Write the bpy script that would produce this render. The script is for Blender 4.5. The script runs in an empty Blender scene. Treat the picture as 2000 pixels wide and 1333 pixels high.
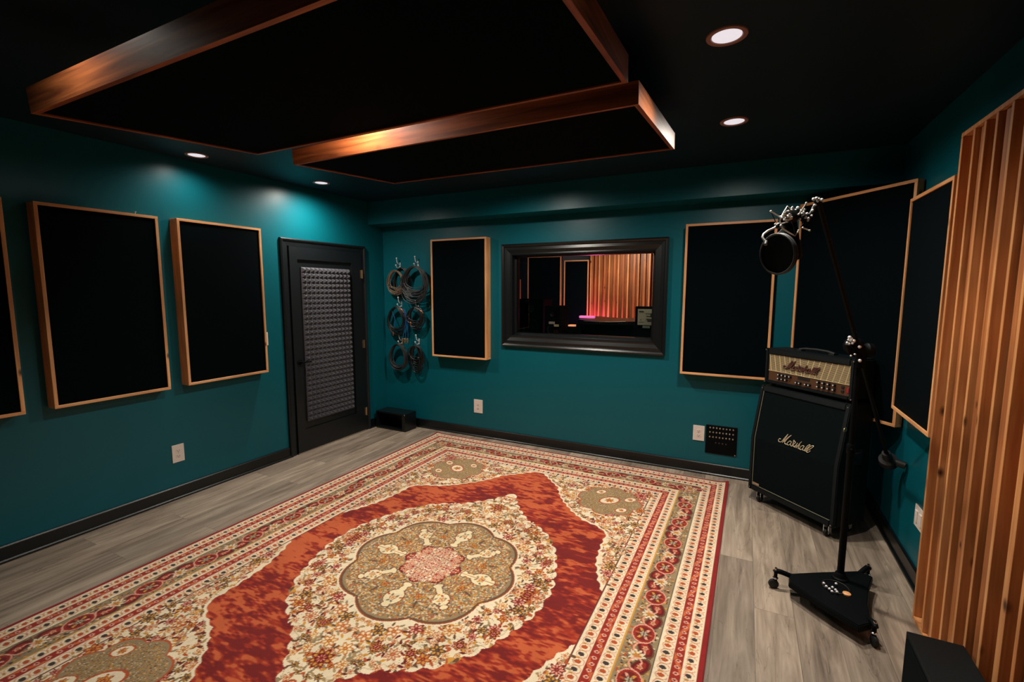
import bpy, bmesh, math, random
import numpy as np
from mathutils import Vector, Matrix, Euler
PI = math.pi
SC = bpy.context.scene
COL = SC.collection

# ------------------------------------------------------------------ camera
YAW, PITCH, ROLL, F = 0.46321829, -0.10965065, 0.00198636, 910.16
CAM = Vector((0, 0, 1.62))
_fw = Vector((-math.sin(YAW)*math.cos(PITCH), math.cos(YAW)*math.cos(PITCH), math.sin(PITCH)))
_ri = Vector((math.cos(YAW), math.sin(YAW), 0))
_up = _ri.cross(_fw)
RI = _ri*math.cos(ROLL) + _up*math.sin(ROLL)
UP = -_ri*math.sin(ROLL) + _up*math.cos(ROLL)
FW = _fw
cam = bpy.data.objects.new('camera', bpy.data.cameras.new('camera'))
COL.objects.link(cam)
m = Matrix((RI, UP, -FW)).transposed().to_4x4()
m.translation = CAM
cam.matrix_world = m
cam.data.sensor_width = 36
cam.data.lens = F*36/2000
cam.data.clip_start = 0.02
SC.camera = cam

# world: a closed interior, only a trace of ambient
wd = bpy.data.worlds.new('world'); SC.world = wd; wd.use_nodes = True
wd.node_tree.nodes['Background'].inputs[0].default_value = (0.02, 0.03, 0.035, 1)
wd.node_tree.nodes['Background'].inputs[1].default_value = 0.2
vs = SC.view_settings
vs.view_transform = 'Standard'; vs.look = 'None'; vs.gamma = 1; vs.use_curve_mapping = False
vs.exposure = 0.0
SC.cycles.max_bounces = 8
SC.cycles.sample_clamp_indirect = 4

# measured room planes
XL, XR, YB, YF, H = -3.876, 0.914, 4.336, -1.7, 2.60
YC = 7.5           # far wall of the control room

# lamps: every recessed downlight of the room (x, y, watts)
# and the cone angle of its recess (degrees)
DOWN = [(-2.03, .79, 34, 150), (-3.66, 2.14, 24, 160), (-3.56, 3.18, 120, 172), (-.117, 2.09, 118, 132), (-.113, 3.12, 150, 172),
        (-1.75, 1.86, 105, 176), (-1.75, 3.32, 180, 172), (-2.0, -.25, 2, 150), (-.11, .75, 12, 150)]
SPOT_COL = (1.0, .92, .81)

# ------------------------------------------------------------------ helpers
def ray(px, py): return RI*((px-1000)/F) - UP*((py-666.5)/F) + FW
def at(px, py, ax, val):
    d = ray(px, py); return CAM + d*((val-CAM[ax])/d[ax])
def atd(px, py, dep): return CAM + ray(px, py)*dep

def lin(c):
    return tuple(((x/255)/12.92 if x/255 <= .04045 else ((x/255+.055)/1.055)**2.4) for x in c)

def add_box(bm, lo, hi, M=None):
    vs_ = [Vector((x, y, z)) for z in (lo[2], hi[2]) for y in (lo[1], hi[1]) for x in (lo[0], hi[0])]
    if M is not None: vs_ = [M @ v for v in vs_]
    v = [bm.verts.new(p) for p in vs_]
    for f in ((0, 2, 3, 1), (4, 5, 7, 6), (0, 1, 5, 4), (2, 6, 7, 3), (0, 4, 6, 2), (1, 3, 7, 5)):
        bm.faces.new([v[i] for i in f])
    return v

def box(lo, hi, bev=0, seg=2):
    bm = bmesh.new(); add_box(bm, lo, hi)
    if bev: bmesh.ops.bevel(bm, geom=bm.edges[:], offset=bev, segments=seg, profile=.6, affect='EDGES')
    return bm

def frame_of(d):
    d = d.normalized()
    a = Vector((0, 0, 1)) if abs(d.z) < .9 else Vector((1, 0, 0))
    x = d.cross(a).normalized(); y = d.cross(x).normalized()
    return x, y

def add_tube(bm, pts, rad, n=8, closed=False, caps=True):
    pts = [Vector(p) for p in pts]
    k = len(pts); rings = []
    rr = rad if isinstance(rad, (list, tuple)) else [rad]*k
    prev = None
    for i, p in enumerate(pts):
        if closed: d = pts[(i+1) % k]-pts[i-1]
        else: d = pts[min(i+1, k-1)]-pts[max(i-1, 0)]
        if d.length < 1e-9: d = Vector((0, 0, 1))
        d.normalize()
        if prev is None: x, y = frame_of(d)
        else:
            x = (prev - d*prev.dot(d))
            if x.length < 1e-6: x, _ = frame_of(d)
            x.normalize(); y = d.cross(x)
        prev = x
        rings.append([bm.verts.new(p + (x*math.cos(2*PI*j/n) + y*math.sin(2*PI*j/n))*rr[i]) for j in range(n)])
    m_ = k if closed else k-1
    for i in range(m_):
        a, b = rings[i], rings[(i+1) % k]
        for j in range(n):
            bm.faces.new((a[j], a[(j+1) % n], b[(j+1) % n], b[j]))
    if caps and not closed:
        bm.faces.new(rings[0][::-1]); bm.faces.new(rings[-1])

def tube(pts, rad, n=8, closed=False):
    bm = bmesh.new(); add_tube(bm, pts, rad, n, closed); return bm

def add_lathe(bm, prof, o=(0, 0, 0), ax=(0, 0, 1), n=24):
    """prof: (radius, height) pairs about axis ax from o"""
    o = Vector(o); ax = Vector(ax).normalized(); x, y = frame_of(ax)
    rings = []
    for r, h in prof:
        if r < 1e-6: rings.append([bm.verts.new(o+ax*h)])
        else: rings.append([bm.verts.new(o+ax*h+(x*math.cos(2*PI*j/n)+y*math.sin(2*PI*j/n))*r) for j in range(n)])
    for a, b in zip(rings[:-1], rings[1:]):
        for j in range(n):
            if len(a) == 1 and len(b) == 1: continue
            if len(a) == 1: bm.faces.new((a[0], b[j], b[(j+1) % n]))
            elif len(b) == 1: bm.faces.new((a[j], b[0], a[(j+1) % n]))
            else: bm.faces.new((a[j], b[j], b[(j+1) % n], a[(j+1) % n]))

def lathe(prof, o=(0, 0, 0), ax=(0, 0, 1), n=24):
    bm = bmesh.new(); add_lathe(bm, prof, o, ax, n); return bm

def add_ball(bm, c, r, n=10):
    add_lathe(bm, [(r*math.sin(PI*i/6), -r*math.cos(PI*i/6)) for i in range(7)], c, (0, 0, 1), n)

def add_prism(bm, poly, lo, hi, fn):
    """extrude a 2-d polygon between lo and hi; fn(a,b,t)->xyz"""
    A = [bm.verts.new(fn(a, b, lo)) for a, b in poly]; B = [bm.verts.new(fn(a, b, hi)) for a, b in poly]
    n = len(poly)
    bm.faces.new(A[::-1]); bm.faces.new(B)
    for i in range(n): bm.faces.new((A[i], A[(i+1) % n], B[(i+1) % n], B[i]))

def obj(name, bm, mat, parent=None, smooth=False, world=False, ang=40):
    bmesh.ops.recalc_face_normals(bm, faces=bm.faces[:])
    me = bpy.data.meshes.new(name)
    if parent is not None and world:
        bm.transform(world_of(parent).inverted())
    bm.to_mesh(me); bm.free()
    o = bpy.data.objects.new(name, me)
    COL.objects.link(o)
    if mat is not None: me.materials.append(mat)
    if smooth:
        me.polygons.foreach_set('use_smooth', [True]*len(me.polygons))
        try: me.set_sharp_from_angle(angle=math.radians(ang))
        except Exception: pass
    if parent is not None: o.parent = parent
    return o

def world_of(o):
    M = Matrix.LocRotScale(o.location, o.rotation_euler, o.scale)
    return (world_of(o.parent) @ M) if o.parent else M

def thing(name, label, cat, loc=(0, 0, 0), rz=0, group=None):
    o = bpy.data.objects.new(name, None); COL.objects.link(o)
    o.empty_display_size = .05
    o.location = loc; o.rotation_euler = (0, 0, rz)
    o['label'] = label; o['category'] = cat
    if group: o['group'] = group
    return o

def tag(o, label, cat, group=None):
    o['label'] = label; o['category'] = cat
    if group: o['group'] = group
    return o

def struct(name, bm, mat, smooth=False):
    o = obj(name, bm, mat, smooth=smooth); o['kind'] = 'structure'; return o

def dup(root, loc, rz=0, label=None, group=None):
    r = root.copy(); COL.objects.link(r); r.location = loc; r.rotation_euler = (0, 0, rz)
    if label: r['label'] = label
    if group: r['group'] = group
    for ch in list(root.children):
        c = ch.copy(); COL.objects.link(c); c.parent = r
        for g in list(ch.children):
            d = g.copy(); COL.objects.link(d); d.parent = c
    return r

# ------------------------------------------------------------------ materials
def newmat(name):
    m_ = bpy.data.materials.new(name); m_.use_nodes = True
    nt = m_.node_tree
    return m_, nt, nt.nodes['Principled BSDF'], nt.nodes, nt.links

def simple(name, col, rough=.5, metal=0, spec=.5, noise=0, nscale=30, bump=0, bscale=200, emit=None, es=0, sheen=0):
    m_, nt, b, N, L = newmat(name)
    b.inputs['Base Color'].default_value = (*lin(col), 1)
    b.inputs['Roughness'].default_value = rough
    b.inputs['Metallic'].default_value = metal
    b.inputs['Specular IOR Level'].default_value = spec
    tc = N.new('ShaderNodeTexCoord')
    if noise:
        n = N.new('ShaderNodeTexNoise'); n.inputs['Scale'].default_value = nscale; n.inputs['Detail'].default_value = 4
        mx = N.new('ShaderNodeMix'); mx.data_type = 'RGBA'; mx.blend_type = 'MULTIPLY'; mx.inputs[0].default_value = 1
        mx.inputs[6].default_value = (*lin(col), 1)
        mr = N.new('ShaderNodeMapRange'); mr.inputs[3].default_value = 1-noise; mr.inputs[4].default_value = 1+noise
        L.new(tc.outputs['Object'], n.inputs['Vector']); L.new(n.outputs['Fac'], mr.inputs[0])
        L.new(mr.outputs[0], mx.inputs[7]); L.new(mx.outputs[2], b.inputs['Base Color'])
    if bump:
        n = N.new('ShaderNodeTexNoise'); n.inputs['Scale'].default_value = bscale; n.inputs['Detail'].default_value = 3
        bp = N.new('ShaderNodeBump'); bp.inputs['Strength'].default_value = bump; bp.inputs['Distance'].default_value = .002
        L.new(tc.outputs['Object'], n.inputs['Vector']); L.new(n.outputs['Fac'], bp.inputs['Height'])
        L.new(bp.outputs[0], b.inputs['Normal'])
    if sheen: b.inputs['Sheen Weight'].default_value = sheen
    if emit:
        b.inputs['Emission Color'].default_value = (*lin(emit), 1); b.inputs['Emission Strength'].default_value = es
    return m_

def wood(name, axis, light=(238, 178, 122), dark=(200, 132, 80), rough=.42, knots=True, knot_scale=1.0):
    """stained pine with the grain along one axis of object space"""
    m_, nt, b, N, L = newmat(name)
    tc = N.new('ShaderNodeTexCoord'); mp = N.new('ShaderNodeMapping')
    s = [26, 26, 26]; s[axis] = 1.3
    mp.inputs['Scale'].default_value = s
    L.new(tc.outputs['Object'], mp.inputs['Vector'])
    n1 = N.new('ShaderNodeTexNoise'); n1.inputs['Scale'].default_value = 1.6; n1.inputs['Detail'].default_value = 5; n1.inputs['Distortion'].default_value = .6
    L.new(mp.outputs[0], n1.inputs['Vector'])
    n2 = N.new('ShaderNodeTexNoise'); n2.inputs['Scale'].default_value = 2.3; n2.inputs['Detail'].default_value = 2
    L.new(tc.outputs['Object'], n2.inputs['Vector'])
    cr = N.new('ShaderNodeValToRGB'); cr.color_ramp.elements[0].position = .32; cr.color_ramp.elements[1].position = .68
    cr.color_ramp.elements[0].color = (*lin(dark), 1); cr.color_ramp.elements[1].color = (*lin(light), 1)
    L.new(n1.outputs['Fac'], cr.inputs[0])
    mx = N.new('ShaderNodeMix'); mx.data_type = 'RGBA'; mx.blend_type = 'MULTIPLY'; mx.inputs[0].default_value = 1
    mr = N.new('ShaderNodeMapRange'); mr.inputs[1].default_value = .3; mr.inputs[2].default_value = .7; mr.inputs[3].default_value = .72; mr.inputs[4].default_value = 1.12
    L.new(n2.outputs['Fac'], mr.inputs[0]); L.new(cr.outputs[0], mx.inputs[6]); L.new(mr.outputs[0], mx.inputs[7])
    out = mx.outputs[2]
    if knots:
        mp2 = N.new('ShaderNodeMapping'); s2 = [9*knot_scale]*3; s2[axis] = 5.2*knot_scale
        mp2.inputs['Scale'].default_value = s2
        L.new(tc.outputs['Object'], mp2.inputs['Vector'])
        v = N.new('ShaderNodeTexVoronoi'); v.inputs['Scale'].default_value = 1
        L.new(mp2.outputs[0], v.inputs['Vector'])
        sep = N.new('ShaderNodeSeparateColor'); L.new(v.outputs['Color'], sep.inputs[0])
        th = N.new('ShaderNodeMath'); th.operation = 'GREATER_THAN'; th.inputs[1].default_value = .62
        L.new(sep.outputs[0], th.inputs[0])
        r2 = N.new('ShaderNodeMapRange'); r2.inputs[1].default_value = .05; r2.inputs[2].default_value = .15; r2.inputs[3].default_value = 1; r2.inputs[4].default_value = 0
        L.new(v.outputs['Distance'], r2.inputs[0])
        mu = N.new('ShaderNodeMath'); mu.operation = 'MULTIPLY'; L.new(th.outputs[0], mu.inputs[0]); L.new(r2.outputs[0], mu.inputs[1])
        mk = N.new('ShaderNodeMix'); mk.data_type = 'RGBA'; mk.inputs[7].default_value = (*lin((62, 30, 16)), 1)
        L.new(mu.outputs[0], mk.inputs[0]); L.new(out, mk.inputs[6]); out = mk.outputs[2]
    L.new(out, b.inputs['Base Color'])
    b.inputs['Roughness'].default_value = rough
    bp = N.new('ShaderNodeBump'); bp.inputs['Strength'].default_value = .15; bp.inputs['Distance'].default_value = .002
    L.new(n1.outputs['Fac'], bp.inputs['Height']); L.new(bp.outputs[0], b.inputs['Normal'])
    return m_

def paint(name, col, rough, bump=.25):
    m_ = simple(name, col, rough, noise=.06, nscale=3, spec=.32)
    nt = m_.node_tree; N = nt.nodes; L = nt.links; b = N['Principled BSDF']
    tc = N.new('ShaderNodeTexCoord')
    n = N.new('ShaderNodeTexNoise'); n.inputs['Scale'].default_value = 170; n.inputs['Detail'].default_value = 3
    n3 = N.new('ShaderNodeTexNoise'); n3.inputs['Scale'].default_value = 12; n3.inputs['Detail'].default_value = 2
    ad = N.new('ShaderNodeMath'); ad.operation = 'MULTIPLY_ADD'; ad.inputs[1].default_value = 2.0
    bp = N.new('ShaderNodeBump'); bp.inputs['Strength'].default_value = bump; bp.inputs['Distance'].default_value = .0012
    L.new(tc.outputs['Object'], n.inputs['Vector']); L.new(tc.outputs['Object'], n3.inputs['Vector'])
    L.new(n3.outputs['Fac'], ad.inputs[0]); L.new(n.outputs['Fac'], ad.inputs[2])
    L.new(ad.outputs[0], bp.inputs['Height']); L.new(bp.outputs[0], b.inputs['Normal'])
    return m_

M = {}
M['teal'] = paint('teal_wall_paint', (2, 87, 99), .38)
M['ceil'] = paint('dark_teal_ceiling_paint', (2, 30, 42), .5)
M['navy'] = paint('navy_wall_paint', (6, 20, 34), .5)
M['trim'] = simple('black_trim_paint', (12, 16, 18), .32, noise=.1)
M['door'] = simple('black_door_paint', (13, 19, 22), .42, noise=.1)
M['fabric'] = simple('black_acoustic_fabric', (0, 7, 10), .95, spec=.06, bump=.4, bscale=900)
M['foam'] = simple('charcoal_foam', (78, 78, 84), .85, spec=.25, bump=.3, bscale=500)
M['wood_x'] = wood('stained_pine_along_x', 0)
M['wood_y'] = wood('stained_pine_along_y', 1)
M['wood_z'] = wood('stained_pine_along_z', 2)
M['cloud_x'] = wood('stained_cloud_board_x', 0, (196, 112, 58), (112, 54, 24), .5, knot_scale=.8)
M['cloud_y'] = wood('stained_cloud_board_y', 1, (196, 112, 58), (112, 54, 24), .5, knot_scale=.8)
M['slat_deep'] = wood('cedar_slat_back_shaded', 2, (160, 94, 54), (108, 60, 34), .45, knot_scale=1.15)  # shade of the wells put into the colour, darker than the fins
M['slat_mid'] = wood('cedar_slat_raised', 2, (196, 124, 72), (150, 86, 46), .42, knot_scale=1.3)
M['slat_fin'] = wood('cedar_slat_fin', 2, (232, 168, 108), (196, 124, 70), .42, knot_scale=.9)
M['metal_black'] = simple('black_powder_coated_metal', (4, 7, 9), .55, spec=.1)
M['chrome'] = simple('chrome', (215, 215, 220), .12, metal=1)
M['nickel'] = simple('brushed_nickel', (190, 182, 170), .3, metal=1)
M['brass'] = simple('brass', (214, 188, 150), .3, metal=1)
M['copper'] = simple('copper_plated_plug', (205, 140, 110), .3, metal=1)
M['rubber'] = simple('black_rubber', (8, 11, 12), .6)
M['white'] = simple('white_plastic', (228, 214, 204), .4)
M['slot'] = simple('dark_outlet_slot', (60, 50, 44), .6)
M['tolex'] = simple('black_tolex', (5, 14, 17), .5, spec=.22, bump=.8, bscale=700)
M['grille'] = simple('black_grille_cloth', (3, 13, 15), .9, spec=.1, bump=.5, bscale=1200)
M['piping'] = simple('pale_piping', (112, 108, 88), .5)
M['cream'] = simple('cream_wire', (236, 214, 160), .4)
M['tan'] = simple('tan_grille_back', (150, 116, 78), .6)
M['panelgold'] = simple('brown_gold_panel', (98, 68, 48), .35, metal=.35)
M['slit'] = simple('dark_slit', (44, 28, 22), .7)
M['logo'] = simple('silver_gold_logo', (206, 190, 160), .3, metal=.2)
M['logodark'] = simple('dark_bronze_logo', (92, 62, 58), .35, metal=.4)
M['cable'] = simple('black_cable_rubber', (20, 22, 24), .45)
M['cable_grey'] = simple('dark_grey_cable_rubber', (40, 42, 44), .5)
M['cable_brown'] = simple('brown_woven_cable', (118, 96, 76), .6)
M['cable_blue'] = simple('blue_cable_rubber', (28, 84, 140), .45)
M['red'] = simple('red_switch', (150, 30, 40), .4)
M['steelwire'] = simple('satin_steel_rod', (206, 206, 200), .28, metal=.6)
M['ring'] = simple('dark_bronze_lamp_trim', (170, 126, 112), .45, metal=.2)
M['hook'] = simple('pale_glint_metal', (226, 228, 230), .3, metal=.35)  # pale base colour stands in for bright glints on chrome
M['case'] = simple('matt_black_case', (6, 8, 10), .8, spec=.1)
M['lamp'] = simple('lamp_diffuser', (230, 230, 235), .5, emit=(226, 224, 232), es=.9)

def floor_mat():
    m_, nt, b, N, L = newmat('grey_oak_planks')
    tc = N.new('ShaderNodeTexCoord')
    mp = N.new('ShaderNodeMapping'); mp.inputs['Rotation'].default_value = (0, 0, PI/2); mp.inputs['Location'].default_value = (.11, .06, 0)
    L.new(tc.outputs['Object'], mp.inputs['Vector'])
    br = N.new('ShaderNodeTexBrick'); br.offset = .37; br.offset_frequency = 2
    br.inputs['Color1'].default_value = (0, 0, 0, 1); br.inputs['Color2'].default_value = (1, 1, 1, 1); br.inputs['Mortar'].default_value = (.5, .5, .5, 1)
    br.inputs['Scale'].default_value = 1; br.inputs['Mortar Size'].default_value = .0012; br.inputs['Mortar Smooth'].default_value = .1
    br.inputs['Brick Width'].default_value = 1.22; br.inputs['Row Height'].default_value = .178
    L.new(mp.outputs[0], br.inputs['Vector'])
    sep = N.new('ShaderNodeSeparateColor'); L.new(br.outputs['Color'], sep.inputs[0])
    # shift the grain per plank
    cmb = N.new('ShaderNodeCombineXYZ'); mm = N.new('ShaderNodeMath'); mm.operation = 'MULTIPLY'; mm.inputs[1].default_value = 17
    L.new(sep.outputs[0], mm.inputs[0]); L.new(mm.outputs[0], cmb.inputs[0]); L.new(mm.outputs[0], cmb.inputs[2])
    va = N.new('ShaderNodeVectorMath'); L.new(tc.outputs['Object'], va.inputs[0]); L.new(cmb.outputs[0], va.inputs[1])
    mg = N.new('ShaderNodeMapping'); mg.inputs['Scale'].default_value = (16, 1.5, 1); L.new(va.outputs[0], mg.inputs['Vector'])
    g1 = N.new('ShaderNodeTexNoise'); g1.inputs['Scale'].default_value = 1; g1.inputs['Detail'].default_value = 7; g1.inputs['Roughness'].default_value = .62; g1.inputs['Distortion'].default_value = .9
    L.new(mg.outputs[0], g1.inputs['Vector'])
    mg2 = N.new('ShaderNodeMapping'); mg2.inputs['Scale'].default_value = (70, 4, 1); L.new(va.outputs[0], mg2.inputs['Vector'])
    g2 = N.new('ShaderNodeTexNoise'); g2.inputs['Scale'].default_value = 1; g2.inputs['Detail'].default_value = 4; L.new(mg2.outputs[0], g2.inputs['Vector'])
    mg3 = N.new('ShaderNodeMapping'); mg3.inputs['Scale'].default_value = (5, 1.7, 1); L.new(va.outputs[0], mg3.inputs['Vector'])
    g3 = N.new('ShaderNodeTexNoise'); g3.inputs['Scale'].default_value = 1; g3.inputs['Detail'].default_value = 3; L.new(mg3.outputs[0], g3.inputs['Vector'])
    cr = N.new('ShaderNodeValToRGB')
    e = cr.color_ramp.elements; e[0].position = .25; e[0].color = (*lin((104, 90, 78)), 1); e[1].position = .72; e[1].color = (*lin((182, 166, 148)), 1)
    e2 = e.new(.45); e2.color = (*lin((146, 130, 114)), 1)
    L.new(g1.outputs['Fac'], cr.inputs[0])
    def mul(a, facsock, lo, hi, i0=.3, i1=.7):
        mr = N.new('ShaderNodeMapRange'); mr.inputs[1].default_value = i0; mr.inputs[2].default_value = i1; mr.inputs[3].default_value = lo; mr.inputs[4].default_value = hi
        L.new(facsock, mr.inputs[0])
        mx = N.new('ShaderNodeMix'); mx.data_type = 'RGBA'; mx.blend_type = 'MULTIPLY'; mx.inputs[0].default_value = 1
        L.new(a, mx.inputs[6]); L.new(mr.outputs[0], mx.inputs[7]); return mx.outputs[2]
    c = mul(cr.outputs[0], g2.outputs['Fac'], .86, 1.08)
    c = mul(c, g3.outputs['Fac'], .78, 1.1)
    c = mul(c, sep.outputs[0], .74, 1.14, 0, 1)
    # cracks
    mg4 = N.new('ShaderNodeMapping'); mg4.inputs['Scale'].default_value = (11, 1.1, 1); L.new(va.outputs[0], mg4.inputs['Vector'])
    g4 = N.new('ShaderNodeTexNoise'); g4.inputs['Scale'].default_value = 1; g4.inputs['Detail'].default_value = 5; g4.inputs['Distortion'].default_value = 1.4; L.new(mg4.outputs[0], g4.inputs['Vector'])
    sb = N.new('ShaderNodeMath'); sb.operation = 'SUBTRACT'; sb.inputs[1].default_value = .56; L.new(g4.outputs['Fac'], sb.inputs[0])
    ab = N.new('ShaderNodeMath'); ab.operation = 'ABSOLUTE'; L.new(sb.outputs[0], ab.inputs[0])
    c = mul(c, ab.outputs[0], .62, 1, .0, .008)
    c = mul(c, br.outputs['Fac'], 1, .55, 0, 1)
    L.new(c, b.inputs['Base Color'])
    b.inputs['Roughness'].default_value = .5
    bp = N.new('ShaderNodeBump'); bp.inputs['Strength'].default_value = .2; bp.inputs['Distance'].default_value = .001
    L.new(g2.outputs['Fac'], bp.inputs['Height']); L.new(bp.outputs[0], b.inputs['Normal'])
    return m_
M['floor'] = floor_mat()

def glass_mat():
    m_, nt, b, N, L = newmat('window_glass')
    b.inputs['Transmission Weight'].default_value = 1; b.inputs['Roughness'].default_value = 0
    b.inputs['IOR'].default_value = 1.45; b.inputs['Base Color'].default_value = (.96, .98, .98, 1)
    return m_
M['glass'] = glass_mat()

# ------------------------------------------------------------------ the room
def slab(name, lo, hi, mat): return struct(name, box(lo, hi), mat)
T = .12
slab('floor', (XL-T, YF-T, -.1), (XR+T, YB+.01, 0), M['floor'])
slab('ceiling', (XL-T, YF-T, H), (XR+T, YB+T, H+.1), M['ceil'])
slab('wall_left', (XL-T, YF-T, 0), (XL, YB+T, H), M['teal'])
slab('wall_right', (XR, YF-T, 0), (XR+T, YB+T, H), M['teal'])
slab('wall_front', (XL, YF-T, 0), (XR, YF, H), M['teal'])
# back wall with the window opening
WX0, WX1, WZ0, WZ1 = -2.165, -.735, 1.145, 1.985
bm = bmesh.new()
add_box(bm, (XL, YB, 0), (WX0, YB+T, H)); add_box(bm, (WX1, YB, 0), (XR, YB+T, H))
add_box(bm, (WX0, YB, 0), (WX1, YB+T, WZ0)); add_box(bm, (WX0, YB, WZ1), (WX1, YB+T, H))
struct('wall_back', bm, M['teal'])
slab('trim_1', (XL, 4.10, 2.35), (XR, YB, H), M['teal'])          # the boxed-in soffit along the back wall

def baseboard(name, a, b_, n):
    """a->b run along the floor; n the direction into the room"""
    a, b_, n = Vector(a), Vector(b_), Vector(n)
    bm = bmesh.new()
    prof = [(0, 0), (.026, 0), (.026, .012), (.020, .019), (.014, .019), (.014, .094), (.009, .102), (0, .102)]
    A = [bm.verts.new(a+n*p+Vector((0, 0, q))) for p, q in prof]; B = [bm.verts.new(b_+n*p+Vector((0, 0, q))) for p, q in prof]
    k = len(prof)
    bm.faces.new(A); bm.faces.new(B[::-1])
    for i in range(k): bm.faces.new((A[i], B[i], B[(i+1) % k], A[(i+1) % k]))
    return struct(name, bm, M['trim'])
baseboard('baseboard_left', (XL, YF, 0), (XL, 2.945, 0), (1, 0, 0))
baseboard('baseboard_left_corner', (XL, 4.022, 0), (XL, YB-.027, 0), (1, 0, 0))
baseboard('baseboard_back', (XL, YB, 0), (XR-.027, YB, 0), (0, -1, 0))
baseboard('baseboard_right', (XR, YF, 0), (XR, YB, 0), (-1, 0, 0))

def mitred(bm, x0, x1, z0, z1, prof, fn):
    """picture frame; prof: (inset from the outer edge, height above the wall)"""
    cor = []
    for ins, hh in prof:
        cor.append([bm.verts.new(fn(x, z, hh)) for x, z in ((x0+ins, z0+ins), (x1-ins, z0+ins), (x1-ins, z1-ins), (x0+ins, z1-ins))])
    k = len(prof)
    for i in range(k):
        a, b_ = cor[i], cor[(i+1) % k]
        for j in range(4): bm.faces.new((a[j], a[(j+1) % 4], b_[(j+1) % 4], b_[j]))

# window
win = bpy.data.objects.new('window_1', None); COL.objects.link(win); win['kind'] = 'structure'
win.location = (-1.45, YB, WZ0)
bm = bmesh.new()
mitred(bm, -2.276, -.624, 1.034, 2.082, [(0, .0), (0, .030), (.012, .036), (.026, .028), (.034, .018), (.060, .022), (.092, .010), (.104, .014), (.114, .012), (.114, 0)],
       lambda x, z, h_: Vector((x, YB-h_, z)))
obj('casing', bm, M['trim'], win, world=True)
bm = bmesh.new()
mitred(bm, WX0-.002, WX1+.002, WZ0-.002, WZ1+.002, [(0, -.12), (0, .004), (.008, .004), (.008, -.045), (.030, -.050), (.034, -.075), (.034, -.12)],
       lambda x, z, h_: Vector((x, YB-h_, z)))
obj('jamb', bm, M['trim'], win, world=True)
obj('glass_pane', box((WX0+.02, YB+.062, WZ0+.02), (WX1-.02, YB+.068, WZ1-.02)), M['glass'], win, world=True)

# door in the left wall
door = bpy.data.objects.new('door_1', None); COL.objects.link(door); door['kind'] = 'structure'
door.location = (XL, 3.48, 0)
DY0, DY1, DZ = 3.03, 3.945, 2.025
bm = bmesh.new()   # casing: two legs and a head, moulded
prof = [(0, 0), (0, .022), (.010, .030), (.022, .026), (.030, .018), (.070, .014), (.078, .008), (.085, .006), (.085, 0)]
Y0, Y1, Z1 = 2.945, 4.020, 2.098
cor = []
for ins, hh in prof:
    cor.append([bm.verts.new((XL+hh, y, z)) for y, z in ((Y0+ins, 0), (Y0+ins, Z1-ins), (Y1-ins, Z1-ins), (Y1-ins, 0))])
k = len(prof)
for i in range(k):
    a, b_ = cor[i], cor[(i+1) % k]
    for j in range(3): bm.faces.new((a[j], a[j+1], b_[j+1], b_[j]))
bm.faces.new([c[0] for c in cor]); bm.faces.new([c[3] for c in cor][::-1])
obj('casing', bm, M['door'], door, world=True)
bm = bmesh.new()   # slab with one recessed field
add_box(bm, (XL+.0, DY0, .012), (XL+.012, DY1, DZ))
for lo, hi in (((DY0, .012), (3.115, DZ)), ((3.80, .012), (DY1, DZ)), ((3.115, .012), (3.80, .235)), ((3.115, 1.905), (3.80, DZ))):
    add_box(bm, (XL+.012, lo[0], lo[1]), (XL+.026, hi[0], hi[1]))
obj('door_leaf', bm, M['door'], door, world=True)
bm = bmesh.new()   # foam: 12 x 30 pyramids
fy0, fy1, fz0, fz1 = 3.150, 3.762, .306, 1.833
ny, nz = 12, 30
add_box(bm, (XL+.0125, fy0, fz0), (XL+.030, fy1, fz1))
dy, dz = (fy1-fy0)/ny, (fz1-fz0)/nz
for i in range(ny):
    for j in range(nz):
        y, z = fy0+i*dy, fz0+j*dz
        q = [bm.verts.new((XL+.030, yy, zz)) for yy, zz in ((y, z), (y+dy, z), (y+dy, z+dz), (y, z+dz))]
        t_ = bm.verts.new((XL+.066, y+dy/2, z+dz/2))
        for a_ in range(4): bm.faces.new((q[a_], q[(a_+1) % 4], t_))
fo = obj('foam_panel', bm, M['foam'], door, world=True)
fo['label'] = 'charcoal pyramid foam sheet'
for z in (1.788, 1.006, .226):
    bm = bmesh.new()
    add_box(bm, (XL+.026, DY1-.020, z-.045), (XL+.030, DY1+.004, z+.045))
    add_tube(bm, [(XL+.034, DY1+.004, z-.047), (XL+.034, DY1+.004, z+.047)], .006, 8)
    obj('hinge', bm, M['brass'], door, world=True)
bm = bmesh.new()
add_lathe(bm, [(.026, 0), (.026, .006), (.012, .010), (.009, .045), (0, .046)], (XL+.026, 3.085, .915), (1, 0, 0), 20)
add_tube(bm, [(XL+.066, 3.085, .915), (XL+.070, 3.12, .914), (XL+.066, 3.16, .911), (XL+.062, 3.195, .908)], [.009, .008, .007, .006], 10)
obj('door_handle', bm, M['metal_black'], door, smooth=True, world=True)
obj('threshold', box((XL+.0, DY0, 0), (XL+.022, DY1, .011)), M['nickel'], door, world=True)

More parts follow.
